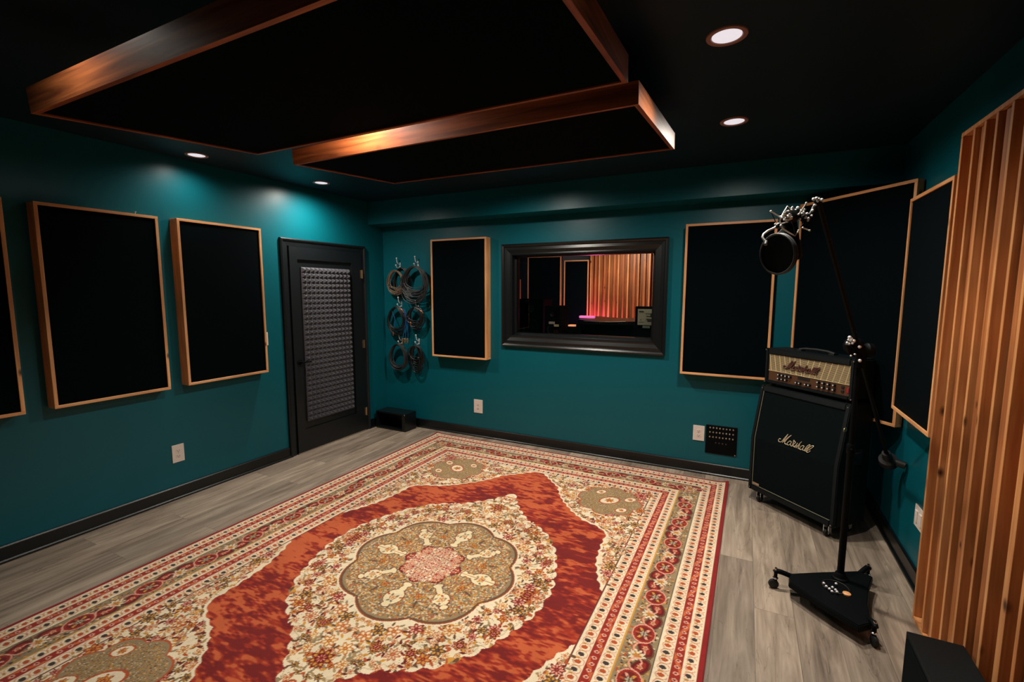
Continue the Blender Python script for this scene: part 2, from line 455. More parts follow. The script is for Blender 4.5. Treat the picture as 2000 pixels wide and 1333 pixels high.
# ------------------------------------------------------------------ downlights
def downlight_parts(root, e):
    bm = bmesh.new()
    add_lathe(bm, [(.055, .03), (.055, .002), (.058, -.004), (.074, -.004), (.076, 0), (.076, .001)], (0, 0, 0), (0, 0, 1), 40)
    obj('trim_ring', bm, M['ring'], root, smooth=True)
    bm = bmesh.new()
    add_lathe(bm, [(0, -.003), (.03, -.0028), (.0545, -.001), (.0545, .004), (0, .005)], (0, 0, 0), (0, 0, 1), 40)
    obj('lens', bm, M['lamp'], root, smooth=True)
d0 = thing('recessed_downlight', 'round ceiling downlight at the top left edge, beside the front board of larger cloud',
           'ceiling light', (DOWN[0][0], DOWN[0][1], H-.001), 0, 'recessed downlights in the ceiling')
downlight_parts(d0, 1)
dl_labels = {1: 'small recessed ceiling downlight near the left wall, above the two wood framed wall panels',
             2: 'small recessed ceiling downlight near the left wall, close to the door and back corner',
             3: 'large recessed ceiling downlight right of the ceiling clouds, the nearer of the right pair',
             4: 'recessed ceiling downlight above the back wall on the right, farther of the right pair',
             5: 'recessed ceiling downlight hidden in the gap between the two ceiling clouds',
             6: 'recessed ceiling downlight hidden behind the smaller ceiling cloud, in front of the soffit',
             7: 'recessed ceiling downlight behind the photographer, left of the middle of the room',
             8: 'recessed ceiling downlight overhead, right of the middle of the room'}
for i, (x, y, wt, cone) in enumerate(DOWN):
    if i: dup(d0, (x, y, H-.001), 0, dl_labels[i])
    ld = bpy.data.lights.new('downlight_beam', 'SPOT'); ld.energy = wt; ld.color = SPOT_COL
    ld.spot_size = math.radians(cone); ld.spot_blend = 1.0; ld.shadow_soft_size = .045
    lo = bpy.data.objects.new('downlight_beam', ld); COL.objects.link(lo); lo.location = (x, y, H-.012)

# ------------------------------------------------------------------ ceiling clouds
def cloud(name, label, quad, th):
    """quad: four bottom corners FL FR BR BL (world); boards 19 mm, fabric field"""
    q = [Vector(p) for p in quad]
    n = (q[1]-q[0]).cross(q[3]-q[0]).normalized()
    if n.z < 0: n = -n
    c = sum(q, Vector())/4
    root = thing(name, label, 'ceiling panel', c, 0, 'hanging ceiling clouds')
    ctr = c
    def inset(p, d):
        # move each corner inwards by d along both edges
        i = q.index(p); a = (q[(i+1) % 4]-p).normalized(); b_ = (q[i-1]-p).normalized()
        return p+a*d+b_*d
    qi = [inset(p, .019) for p in q]
    names = ['x', 'y', 'x', 'y']
    for i in range(4):
        a, b_, ai, bi = q[i], q[(i+1) % 4], qi[i], qi[(i+1) % 4]
        d = (b_-a).normalized()
        if i % 2:      # side boards run between the front and back boards
            a, b_ = a+d*.019, b_-d*.019
        else:
            ai, bi = a+(ai-a)-d*(ai-a).dot(d), b_+(bi-b_)-d*(bi-b_).dot(d)
        bm = bmesh.new()
        vs_ = [bm.verts.new(p) for p in (a, b_, bi, ai)]+[bm.verts.new(p+n*th) for p in (a, b_, bi, ai)]
        for f in ((0, 3, 2, 1), (4, 5, 6, 7), (0, 1, 5, 4), (1, 2, 6, 5), (2, 3, 7, 6), (3, 0, 4, 7)): bm.faces.new([vs_[j] for j in f])
        obj('frame_board', bm, M['cloud_'+names[i]], root, world=True)
    bm = bmesh.new()
    vs_ = [bm.verts.new(p+n*.006) for p in qi]+[bm.verts.new(p+n*(th-.01)) for p in qi]
    for f in ((0, 3, 2, 1), (4, 5, 6, 7), (0, 1, 5, 4), (1, 2, 6, 5), (2, 3, 7, 6), (3, 0, 4, 7)): bm.faces.new([vs_[j] for j in f])
    obj('fabric_core', bm, M['fabric'], root, world=True)
    for s_ in ((.2, .25), (.8, .25), (.8, .75), (.2, .75)):
        p = q[0].lerp(q[1], s_[0]).lerp(q[3].lerp(q[2], s_[0]), s_[1])+n*(th-.012)
        obj('hanging_wire', tube([p, Vector((p.x, p.y, H-.001))], .0015, 6), M['nickel'], root, world=True)
    return root
cloud('ceiling_cloud', 'larger black ceiling cloud panel with stained pine edge, nearer the camera overhead',
      [(-2.476, .845, 2.285), (-.406, .835, 2.285), (-.417, 1.765, 2.36), (-2.456, 1.769, 2.36)], .092)
cloud('ceiling_cloud', 'smaller black ceiling cloud panel with glowing stained pine front edge, nearer the back wall',
      [(-2.36, 1.915, 2.33), (-.406, 1.895, 2.33), (-.398, 2.82, 2.40), (-2.384, 2.80, 2.40)], .085)

# ------------------------------------------------------------------ acoustic wall panels
def panel(label, width, z0, z1, loc, rz, dep=.094):
    """local: x along the wall, y out into the room (negative = towards viewer), hung at z0..z1"""
    root = thing('acoustic_panel', label, 'acoustic panel', (loc[0], loc[1], z0), rz, 'wood framed acoustic wall panels')
    t_ = .019; hgt = z1-z0
    for lo, hi, mt in (((0, -dep, 0), (width, 0, t_), 'wood_x'), ((0, -dep, hgt-t_), (width, 0, hgt), 'wood_x'),
                       ((0, -dep, t_), (t_, 0, hgt-t_), 'wood_z'), ((width-t_, -dep, t_), (width, 0, hgt-t_), 'wood_z')):
        obj('frame_board', box(lo, hi, .0012, 1), M[mt], root)
    obj('fabric', box((t_, -dep+.008, t_), (width-t_, -.004, hgt-t_)), M['fabric'], root)
    return root
# rz: local x -> direction along the wall with the room on local -y
panel('black wood framed acoustic panel cut off by the left edge of the photo', .655, .880, 2.135, (XL, .472), PI/2)
p1 = panel('large black wood framed acoustic panel on left wall, second from the left edge', .655, .880, 2.135, (XL, 1.257), PI/2)
panel('black wood framed acoustic panel on left wall, next to the black door', .672, .884, 2.142, (XL, 2.035), PI/2)
panel('narrow black wood framed acoustic panel on back wall between cable coils and window', .700, .878, 2.163, (-3.120, YB), 0)
panel('black wood framed acoustic panel on back wall right of the window', .676, .895, 2.172, (-.482, YB), 0)
a5 = Vector((.338, 4.280)); b5 = Vector((.868, 3.585)); d5 = (b5-a5)
n5 = Vector((-d5.y, d5.x)).normalized()  # away from the room
if n5.x < 0: n5 = -n5
panel('tall black wood framed acoustic panel hung diagonally across the corner behind the amplifier', d5.length, .773, 2.275,
      tuple(a5+n5*.05), math.atan2(d5.y, d5.x), .05)
panel('black wood framed acoustic panel on right wall beside the slatted wood diffuser', .640, .914, 2.143, (XR, 3.494), -PI/2)
# little picture hook on top of one panel
c = at(267, 415, 0, XL+.088)
bm = bmesh.new(); add_tube(bm, [(0, 0, 0), (0, 0, .012), (.006, 0, .017), (.010, 0, .012)], .0022, 8); add_ball(bm, (0, 0, .013), .0045)
o = obj('screw_hook', bm, M['white'], smooth=True); o.location = (c.x-.02, c.y, 2.1352)
tag(o, 'tiny white screw hook on the top board of the large panel on the left wall', 'hook')

# ------------------------------------------------------------------ slatted diffuser on the right wall
DX, DZ1 = .822, 2.315
droot = thing('wood_diffuser', 'tall slatted pine sound diffuser standing against the right wall', 'sound diffuser', (DX+.04, 2.2, 0), 0)
edges = [2.826, 2.700, 2.598, 2.497, 2.378, 2.276, 2.162, 2.048, 1.945, 1.83, 1.73, 1.62]
kinds = ['deep', 'mid', 'deep', 'mid', 'deep', 'mid', 'deep', 'deep', 'mid', 'deep', 'mid']
fw = .019
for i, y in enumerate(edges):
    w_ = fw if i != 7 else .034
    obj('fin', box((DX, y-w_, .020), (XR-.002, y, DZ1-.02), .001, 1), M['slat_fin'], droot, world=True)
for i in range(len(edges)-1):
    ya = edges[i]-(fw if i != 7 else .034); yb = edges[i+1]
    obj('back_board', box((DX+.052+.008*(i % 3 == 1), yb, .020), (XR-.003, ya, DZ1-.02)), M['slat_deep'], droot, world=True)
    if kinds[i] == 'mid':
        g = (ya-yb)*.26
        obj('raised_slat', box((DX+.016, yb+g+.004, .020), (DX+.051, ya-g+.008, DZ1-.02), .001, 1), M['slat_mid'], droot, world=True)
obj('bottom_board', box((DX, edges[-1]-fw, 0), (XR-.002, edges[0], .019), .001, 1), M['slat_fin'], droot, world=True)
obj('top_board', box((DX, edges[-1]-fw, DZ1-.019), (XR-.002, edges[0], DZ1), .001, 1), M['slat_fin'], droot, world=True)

# ------------------------------------------------------------------ rug
def make_rug():
    RW, RL, res = 1.50, 2.085, .004
    nu, nv = int(RW/res)+1, int(RL/res)+1
    U, V = np.meshgrid(np.arange(nu)*res, np.arange(nv)*res)
    rng = np.random.RandomState(7)
    C = lambda *c: np.array(lin(c))
    ivory, ivory2 = C(232, 214, 182), C(216, 194, 158)
    red, maroon, orange = C(150, 46, 36), C(104, 28, 28), C(200, 100, 58)
    olive, brown, gold = C(148, 128, 96), C(104, 74, 52), C(206, 148, 62)
    rust, char, pink = C(178, 82, 44), C(66, 54, 52), C(226, 160, 136)
    grey, edge = C(120, 112, 98), C(140, 34, 34)
    img = np.zeros((nv, nu, 3)); img[:] = edge
    fmask = np.zeros((nv, nu))
    def win(cx, cy, r):
        i0, i1 = max(0, int((cx-r)/res)), min(nu, int((cx+r)/res)+2)
        j0, j1 = max(0, int((cy-r)/res)), min(nv, int((cy+r)/res)+2)
        return (slice(j0, j1), slice(i0, i1)) if i1 > i0 and j1 > j0 else None
    def rosette(cx, cy, r, n, ca, cb, cc, ph=0):
        s = win(cx, cy, r*1.2)
        if s is None: return
        dx, dy = U[s]-cx, V[s]-cy; rr = np.hypot(dx, dy); th = np.arctan2(dy, dx)+ph
        k_ = r*(.80+.20*np.cos(n*th))
        im = img[s]
        im[rr < k_*1.14] = cc
        im[rr < k_] = ca
        im[(rr < k_*.80) & (np.cos(n*th) > .15)] = cb
        im[rr < r*.30] = cc
        im[rr < r*.17] = ca
    def ell(cx, cy, a, b_, ang, col, out=None, ow=1.42):
        s = win(cx, cy, max(a, b_)*1.35)
        if s is None: return
        dx, dy = U[s]-cx, V[s]-cy; c_, s_ = math.cos(ang), math.sin(ang)
        q = ((dx*c_+dy*s_)/a)**2+((-dx*s_+dy*c_)/b_)**2
        if out is not None: img[s][q < ow] = out
        img[s][q < 1] = col
    def path(pts, w_, col):
        for (x0, y0), (x1, y1) in zip(pts[:-1], pts[1:]):
            n_ = max(2, int(math.hypot(x1-x0, y1-y0)/(res*.8)))
            for t_ in np.linspace(0, 1, n_):
                x, y = x0+(x1-x0)*t_, y0+(y1-y0)*t_
                s = win(x, y, w_+res)
                if s is None: continue
                img[s][np.hypot(U[s]-x, V[s]-y) < w_] = col
    def inpoly(poly):
        ins = np.zeros(U.shape, bool); n_ = len(poly); UU = U+1e-5; VV = V+1e-5
        for i in range(n_):
            x0, y0 = poly[i]; x1, y1 = poly[(i+1) % n_]
            if y0 == y1: continue
            c_ = ((VV >= min(y0, y1)) & (VV < max(y0, y1)))
            ins ^= c_ & (UU < (x1-x0)*(VV-y0)/(y1-y0)+x0)
        return ins
    def scal(poly, amp, step):
        """scallop an open polyline outwards"""
        P_ = [np.array(p) for p in poly]; L_ = [0]
        for a, b_ in zip(P_[:-1], P_[1:]): L_.append(L_[-1]+np.linalg.norm(b_-a))
        out = []; n_ = int(L_[-1]/.006)
        for t_ in np.linspace(0, L_[-1], n_):
            i = min(len(P_)-2, int(np.searchsorted(L_, t_, 'right')-1)); a, b_ = P_[i], P_[i+1]
            d = (b_-a)/np.linalg.norm(b_-a); p = a+d*(t_-L_[i]); nn = np.array([-d[1], d[0]])
            out.append(tuple(p-nn*amp*abs(math.sin(PI*t_/step))*(-1)))
        return out
    e = np.minimum(RW-U, RL-V)
    s_al = np.where(RW-U < RL-V, V, U)          # coordinate along the border
    for a, b_, col in ((.028, .086, ivory), (.086, .128, red), (.128, .196, ivory), (.196, .203, char), (.203, .345, olive),
                       (.345, .352, gold), (.352, .415, ivory), (.415, .460, red), (.460, .530, ivory), (.530, .536, char)):
        img[(e >= a) & (e < b_)] = col
    # buds in the ivory guard stripes, mirrored along each side
    for ec, hw in ((.057, .020), (.162, .024), (.384, .022), (.495, .024)):
        m_ = np.abs(e-ec) < hw*1.15
        ph = (s_al/.046) % 1; idx = np.floor(s_al/.046).astype(int) % 2
        q = ((ph-.5)/.25)**2+((e-ec)/(hw*.62))**2
        ar = np.abs(np.hypot((ph-.5)/.46, (e-ec+.004)/(hw*1.05))-1) < .10
        img[m_ & ar] = pink*.85
        img[m_ & (q < 1) & (idx == 0)] = rust
        img[m_ & (q < 1) & (idx == 1)] = char
        q2 = ((ph-.02)/.09)**2+((e-ec-.006)/(hw*.5))**2
        img[m_ & (q2 < 1)] = gold*.8
    for ec in (.107, .437):                      # florets in the red stripes
        ph = (s_al/.038) % 1
        q = ((ph-.5)/.26)**2+((e-ec)/.012)**2
        w2 = np.sin(s_al*40+e*90)
        img[(q < 1)] = pink; img[(q < .25)] = maroon
        m_ = (np.abs(e-ec) < .020) & (w2 > .6) & (q >= 1.6); img[m_] = orange
    # main border: palmettes and rosettes
    def border_pt(side, s_, off): return (RW-.274+off, s_) if side else (s_, RL-.274+off)
    sp = rng.rand(*U.shape)
    mb = (e > .206) & (e < .343)
    for _ in range(2600):
        side = rng.rand() < .6
        s_ = rng.uniform(0, (RL if side else RW)-.2); off = rng.uniform(-.066, .066)
        x, y = border_pt(side, s_, off)
        if not (.21 < min(RW-x, RL-y) < .34): continue
        ell(x, y, rng.uniform(.004, .009), rng.uniform(.003, .006), rng.uniform(0, PI), [brown, gold, grey, ivory2, rust, char][rng.randint(6)])
    for side, mx_ in ((1, RL-.26), (0, RW-.26)):
        s_ = .0; k_ = 0
        while s_ < mx_-.05:
            x, y = border_pt(side, s_, 0); ang = PI/2 if side else 0
            if k_ % 2 == 0:
                sg = 1 if (k_//2) % 2 else -1
                for d_, o_ in ((-.088, .026*sg), (.088, -.026*sg)):
                    xx, yy = border_pt(side, s_+d_, o_)
                    ell(xx, yy, .052, .030, ang+.45*sg, maroon, brown); ell(xx, yy, .036, .018, ang+.45*sg, red); rosette(xx, yy, .015, 5, pink, gold, maroon)
                ell(x, y, .058, .048, ang, red, pink, 1.24); ell(x, y, .046, .036, ang, C(112, 36, 30))
                for q_ in range(6):
                    a_ = q_*PI/3; ell(x+.028*math.cos(a_), y+.028*math.sin(a_), .012, .007, a_, [rust, pink, gold][q_ % 3])
                rosette(x, y, .020, 6, grey, ivory2, brown)
                for e_ in (-1, 1):
                    pts = []
                    for t_ in np.linspace(0, 1, 26):
                        r_ = .050*(1-.72*t_); th_ = 4.9*t_
                        pts.append(border_pt(side, s_+e_*(.062+.046-r_*math.cos(th_)), e_*sg*(-.012+r_*math.sin(th_)*.9)))
                    path(pts, .0044, pink)
            else:
                rosette(x, y, .040, 10, ivory, ivory2, brown); rosette(x, y, .020, 6, gold, rust, grey)
            s_ += .148; k_ += 1
    rosette(RW-.274, RL-.274, .05, 8, ivory, rust, brown); rosette(RW-.274, RL-.274, .026, 6, gold, maroon, brown)
    # inner field: spandrels ivory, then the red ground
    inner = e > .536
    img[inner] = ivory
    fp = [(0, 1.545), (.05, 1.53), (.14, 1.44), (.25, 1.34), (.31, 1.22), (.38, 1.12), (.50, .99), (.62, .90), (.74, .86), (.81, .80), (.815, .66), (.84, .47),
          (.90, .31), (.962, .19), (.962, 0)]
    FPs = scal(fp, .012, .075)
    fld = inpoly(FPs+[(0, 0)]) & inner
    fld2 = inpoly([(x*1.016, y*1.010) for x, y in FPs]+[(0, 0)]) & inner
    def ivory_fill(mask_fn, n_, box_):
        placed = []
        for _ in range(n_*14):
            if len(placed) >= n_: break
            x, y = rng.uniform(box_[0], box_[1]), rng.uniform(box_[2], box_[3])
            i, j = int(x/res), int(y/res)
            if i >= nu or j >= nv or not mask_fn[j, i]: continue
            if any((x-a)**2+(y-b_)**2 < (.022+c_)**2 for a, b_, c_ in placed): continue
            r = [.014, .019, .026, .036][rng.choice(4, p=[.35, .3, .22, .13])]
            placed.append((x, y, r))
        for x, y, r in placed:       # stems and leaves first
            a = rng.uniform(0, 2*PI); pts = [(x+t_*math.cos(a+t_*14), y+t_*math.sin(a+t_*14)) for t_ in np.linspace(0, .06+r, 14)]
            path(pts, .0018, [grey, char, brown][rng.randint(3)])
            for k_ in range(4):
                a2 = rng.uniform(0, 2*PI); d_ = r+.013
                ell(x+math.cos(a2)*d_, y+math.sin(a2)*d_, .015, .0065, a2+.5, [olive, gold, rust, brown, C(170, 140, 96), maroon][rng.randint(6)])
        for x, y, r in placed:
            pal = [(rust, gold, maroon), (gold, ivory, rust), (C(150, 60, 50), pink, maroon), (C(190, 120, 80), ivory2, rust), (brown, gold, char), (C(200, 130, 70), ivory, rust)][rng.randint(6)]
            rosette(x, y, r, rng.randint(5, 9), *pal, ph=rng.uniform(0, 3))
    ivory_fill(inner & ~fld2, 420, (0, .97, .1, 1.56))
    # olive spandrel medallion
    def lobed(cx, cy, R_, n_, amp, ph=0):
        th = np.arctan2(V-cy, U-cx); return np.hypot(U-cx, V-cy) < R_*(1+amp*np.abs(np.cos(n_*th/2+ph)))
    for R_, col in ((.215, rust), (.207, olive)): img[lobed(.70, 1.30, R_, 8, .16) & inner & ~fld2] = col
    ms = lobed(.70, 1.30, .2, 8, .14) & inner & ~fld2
    img[ms & (sp > .80)] = gold*.8; img[ms & (sp < .14)] = brown; img[ms & (sp > .95)] = ivory2
    for x, y, r in ((.70, 1.30, .060), (.84, 1.38, .036), (.60, 1.42, .032), (.82, 1.18, .034)):
        ell(x, y, r*1.25, r*.8, .8, ivory, rust); rosette(x, y, r*.55, 7, gold, rust, red)
    rosette(.90, 1.49, .055, 9, red, pink, maroon)
    # red ground
    img[fld2 & ~fld] = ivory*1.02
    img[fld] = red; fmask[fld] = 1
    # pendants
    ell(.0, 1.27, .080, .034, 0, ivory, rust); rosette(0, 1.27, .030, 6, rust, gold, maroon)
    ell(.0, 1.20, .020, .05, 0, ivory2, rust)
    # ivory medallion
    mp_ = [(0, 1.06), (.05, .97), (.11, .885), (.19, .795), (.27, .725), (.37, .675), (.49, .585), (.59, .445), (.66, .27), (.705, .12), (.715, 0)]
    MPs = scal(mp_, .020, .088)
    big = inpoly([(x*1.0, y*1.0) for x, y in MPs]+[(0, 0)])
    sm = inpoly([(x*.972, y*.972) for x, y in MPs]+[(0, 0)])
    sm2 = inpoly([(x*.964, y*.964) for x, y in MPs]+[(0, 0)])
    img[big] = ivory*1.02; img[sm] = ivory2*.9; img[sm2] = ivory; fmask[big] = 0
    for x, y in ((.565, .590),):
        ell(x, y, .062, .052, .80, olive, gold); ell(x+.045, y+.045, .022, .014, .8, olive, gold); rosette(x, y, .026, 6, gold, ivory, brown)
    R0 = np.hypot(U, V); TH = np.arctan2(V, U)
    Rol = .462*(1+.11*np.abs(np.cos(4*TH)))
    ivory_fill(sm2 & (R0 > .525), 420, (0, .73, 0, 1.0))
    for x, y, r in ((.0, .80, .055), (.33, .60, .032), (.60, .33, .032), (.62, .0, .04), (.17, .64, .03), (.50, .46, .03)):
        rosette(x, y, r, 8, maroon, gold, rust); rosette(x, y, r*.5, 8, red, pink, maroon)
    img[(R0 < Rol*1.03)] = ivory*1.02; img[R0 < Rol*1.012] = rust*.8; om = R0 < Rol
    img[om] = olive
    for _ in range(2600):
        a, r = rng.uniform(0, PI/2), math.sqrt(rng.uniform(.03, .26))
        x, y = r*math.cos(a), r*math.sin(a); i, j = int(x/res), int(y/res)
        if i < nu and j < nv and om[j, i] and r < .49*.98:
            ell(x, y, rng.uniform(.003, .008), rng.uniform(.003, .005), rng.uniform(0, PI), [gold, ivory2, grey, brown, rust, gold*.8, ivory2][rng.randint(7)])
    img[om & (R0 > Rol*.975)] = brown
    for k_ in range(3):                          # cartouches pointing at the centre
        for a in ([0, PI/4, PI/2][k_],):
            big_ = k_ != 1
            x, y = .335*math.cos(a), .335*math.sin(a); rb = .060 if big_ else .050
            parts_ = ((.335, rb, rb*.84), (.262, .040, .017), (.222, .016, .027), (.402, .016, .022))
            for r_, a1, b1 in parts_: ell(r_*math.cos(a), r_*math.sin(a), a1+.0055, b1+.0055, a, C(112, 60, 42))
            for r_, a1, b1 in parts_: ell(r_*math.cos(a), r_*math.sin(a), a1, b1, a, C(230, 212, 170))
            for q_ in range(16):
                a_ = q_*2.4; r_ = .006+.0028*q_; ell(x+r_*math.cos(a_), y+r_*math.sin(a_), .010, .006, a_*1.7, [gold, rust, ivory, olive, ivory, grey][q_ % 6])
            rosette(x+.006*math.cos(a), y+.006*math.sin(a), .018, 7, gold, ivory, rust)
    for a in (PI/8, 3*PI/8):
        x, y = .30*math.cos(a), .30*math.sin(a)
        rosette(x, y, .022, 5, rust, gold, brown); rosette(.42*math.cos(a), .42*math.sin(a), .018, 6, gold, ivory, brown)
        ell(.36*math.cos(a), .36*math.sin(a), .030, .007, a, brown)
    cR = .168*(1+.10*np.cos(8*TH))
    img[R0 < cR*1.06] = maroon; img[R0 < cR] = C(158, 58, 48)
    cr2 = np.random.RandomState(5)
    for _ in range(150):
        a, r = cr2.uniform(0, PI/2), .165*math.sqrt(cr2.uniform(0, 1))
        if cr2.rand() < .6: ell(r*math.cos(a), r*math.sin(a), cr2.uniform(.008, .014), cr2.uniform(.005, .009), cr2.uniform(0, PI), [pink, ivory2, C(226, 150, 110), ivory][cr2.randint(4)], C(150, 50, 44))
        else: rosette(r*math.cos(a), r*math.sin(a), cr2.uniform(.010, .016), 5, ivory2, pink, C(140, 46, 40))
    rosette(0, 0, .030, 8, pink, ivory, maroon)
    for k_ in range(3):
        a = [0, PI/4, PI/2][k_]; rosette(.165*math.cos(a), .165*math.sin(a), .024, 6, C(190, 90, 60), ivory2, maroon)
    # thin gold and dark outline of the field frame
    full = np.concatenate([img[:0:-1], img], 0); full = np.concatenate([full[:, :0:-1], full], 1)
    fm = np.concatenate([fmask[:0:-1], fmask], 0); fm = np.concatenate([fm[:, :0:-1], fm], 1)
    NV, NU = fm.shape
    def vnoise(nx, ny, seed):
        g = np.random.RandomState(seed).rand(ny+2, nx+2)
        x = np.linspace(0, nx, NU); y = np.linspace(0, ny, NV); xi = np.minimum(x.astype(int), nx); yi = np.minimum(y.astype(int), ny)
        fx = (x-xi)[None, :]; fy = (y-yi)[:, None]; fx = fx*fx*(3-2*fx); fy = fy*fy*(3-2*fy)
        a = g[yi][:, xi]; b_ = g[yi][:, xi+1]; c_ = g[yi+1][:, xi]; d_ = g[yi+1][:, xi+1]
        return (a*(1-fx)+b_*fx)*(1-fy)+(c_*(1-fx)+d_*fx)*fy
    ab = .20*vnoise(9, 14, 1)+.24*vnoise(20, 56, 2)+.30*vnoise(55, 190, 3)+.26*vnoise(120, 480, 4)
    vv = np.linspace(-1, 1, NV)[:, None]; uu = np.linspace(-1, 1, NU)[None, :]
    ab = ab + .10*np.maximum(0, vv-.45)*2 - .04*uu
    t1 = np.clip((ab-.40)/.10, 0, 1)[..., None]; t2 = .8*np.clip((ab-.515)/.07, 0, 1)[..., None]
    abc = C(118, 32, 30)*(1-t1)+C(158, 50, 32)*t1; abc = abc*(1-t2)+orange*t2
    full = np.where(fm[..., None] > 0, abc, full)
    wear = .93+.14*vnoise(40, 60, 9)[..., None]-.10*(vnoise(200, 300, 12)[..., None] > .8)
    full = np.clip(full*wear, 0, 1)
    # mesh: a pile sheet whose edge turns down to the floor
    xs = np.linspace(-RW, RW, NU); ys = np.linspace(-RL, RL, NV)
    X, Y = np.meshgrid(xs, ys)
    Z = np.full_like(X, .011); Z += .0012*(vnoise(30, 40, 21)-.5)
    Z[0, :] = Z[-1, :] = .001; Z[:, 0] = Z[:, -1] = .001
    # curled far right corner
    cr_ = np.clip(1-np.hypot(X-RW, Y-RL)/.10, 0, 1); Z += .022*cr_**2
    cl_ = np.clip(1-np.hypot(X+RW, Y-RL)/.14, 0, 1); Z += .012*cl_**2
    co = np.stack([X, Y, Z], -1).reshape(-1, 3).astype(np.float32)
    idx = np.arange(NU*NV).reshape(NV, NU)
    q = np.stack([idx[:-1, :-1], idx[:-1, 1:], idx[1:, 1:], idx[1:, :-1]], -1).reshape(-1, 4).astype(np.int32)
    me = bpy.data.meshes.new('area_rug')
    me.vertices.add(len(co)); me.vertices.foreach_set('co', co.ravel())
    me.loops.add(q.size); me.loops.foreach_set('vertex_index', q.ravel())
    me.polygons.add(len(q)); me.polygons.foreach_set('loop_start', np.arange(0, q.size, 4, dtype=np.int32))
    me.polygons.foreach_set('loop_total', np.full(len(q), 4, np.int32))
    me.update(calc_edges=True)
    at_ = me.color_attributes.new('pattern', 'FLOAT_COLOR', 'POINT')
    rgba = np.ones((len(co), 4), np.float32); rgba[:, :3] = full.reshape(-1, 3)
    at_.data.foreach_set('color', rgba.ravel())
    m_, nt, b, N, L = newmat('woven_rug_pile')
    an = N.new('ShaderNodeAttribute'); an.attribute_name = 'pattern'
    tc = N.new('ShaderNodeTexCoord'); n1 = N.new('ShaderNodeTexNoise'); n1.inputs['Scale'].default_value = 420; n1.inputs['Detail'].default_value = 2
    L.new(tc.outputs['Object'], n1.inputs['Vector'])
    mr = N.new('ShaderNodeMapRange'); mr.inputs[3].default_value = .72; mr.inputs[4].default_value = 1.22; L.new(n1.outputs['Fac'], mr.inputs[0])
    mx = N.new('ShaderNodeMix'); mx.data_type = 'RGBA'; mx.blend_type = 'MULTIPLY'; mx.inputs[0].default_value = 1
    L.new(an.outputs['Color'], mx.inputs[6]); L.new(mr.outputs[0], mx.inputs[7]); L.new(mx.outputs[2], b.inputs['Base Color'])
    bp = N.new('ShaderNodeBump'); bp.inputs['Strength'].default_value = .5; bp.inputs['Distance'].default_value = .003
    L.new(n1.outputs['Fac'], bp.inputs['Height']); L.new(bp.outputs[0], b.inputs['Normal'])
    b.inputs['Roughness'].default_value = .9; b.inputs['Specular IOR Level'].default_value = .15; b.inputs['Sheen Weight'].default_value = .1
    me.materials.append(m_)
    o = bpy.data.objects.new('area_rug', me); COL.objects.link(o)
    o.location = (-1.575, 2.109, .0005); o.rotation_euler = (0, 0, -.013)
    tag(o, 'large red and ivory oriental medallion rug covering the floor', 'rug')
    # bound fringe strip at the far end
    return o
make_rug()

# ------------------------------------------------------------------ wall plates
def duplex(label, loc, rz, w_=.074, h_=.117, group='white duplex power outlets'):
    r = thing('power_outlet', label, 'outlet', loc, rz, group)
    obj('cover_plate', box((-w_/2, -.006, -h_/2), (w_/2, 0, h_/2), .002, 2), M['white'], r)
    for z in (.021, -.021):
        o_ = obj('socket', box((-.017, -.0078, z-.014), (.017, -.0055, z+.014), .0008, 1), M['white'], r)
        bm = bmesh.new()
        add_box(bm, (-.0085, -.0084, z-.004), (-.0058, -.0077, z+.006)); add_box(bm, (.0058, -.0084, z-.004), (.0085, -.0077, z+.006))
        add_lathe(bm, [(0, .0005), (.003, .0005), (.003, 0)], (0, -.0079, z-.009), (0, -1, 0), 10)
        obj('slots', bm, M['slot'], o_)
    obj('plate_screw', lathe([(.0032, 0), (.0032, .0012), (0, .0016)], (0, -.006, 0), (0, -1, 0), 10), M['nickel'], r)
    return r
duplex('white duplex power outlet on left wall under the two wood framed panels', (XL, 1.970, .356), PI/2, .086, .138)
duplex('white duplex power outlet on back wall left of the window, below narrow framed panel', (-2.578, YB, .341), 0, .112*.98, .150)
duplex('white duplex power outlet on back wall beside the black patch plate', (-.313, YB, .361), 0, .094, .136)
r = thing('light_switch', 'white light switch peeking out behind wood framed panel beside the door', 'switch', (XL, 2.745, 1.173), PI/2)
obj('cover_plate', box((-.036, -.006, -.060), (.036, 0, .060), .002, 2), M['white'], r)
obj('toggle', box((-.006, -.016, -.012), (.006, -.006, .010), .002, 2), M['white'], r)
r = thing('wall_socket_plate', 'wide white double wall plate on right wall, half hidden by slatted diffuser', 'outlet', (XR, 3.165, .378), -PI/2)
obj('cover_plate', box((-.073, -.007, -.060), (.073, 0, .060), .002, 2), M['white'], r)
for x in (-.036, .026):
    obj('rocker', box((x-.016, -.012, -.034), (x+.016, -.0065, .034), .003, 2), M['white'], r)

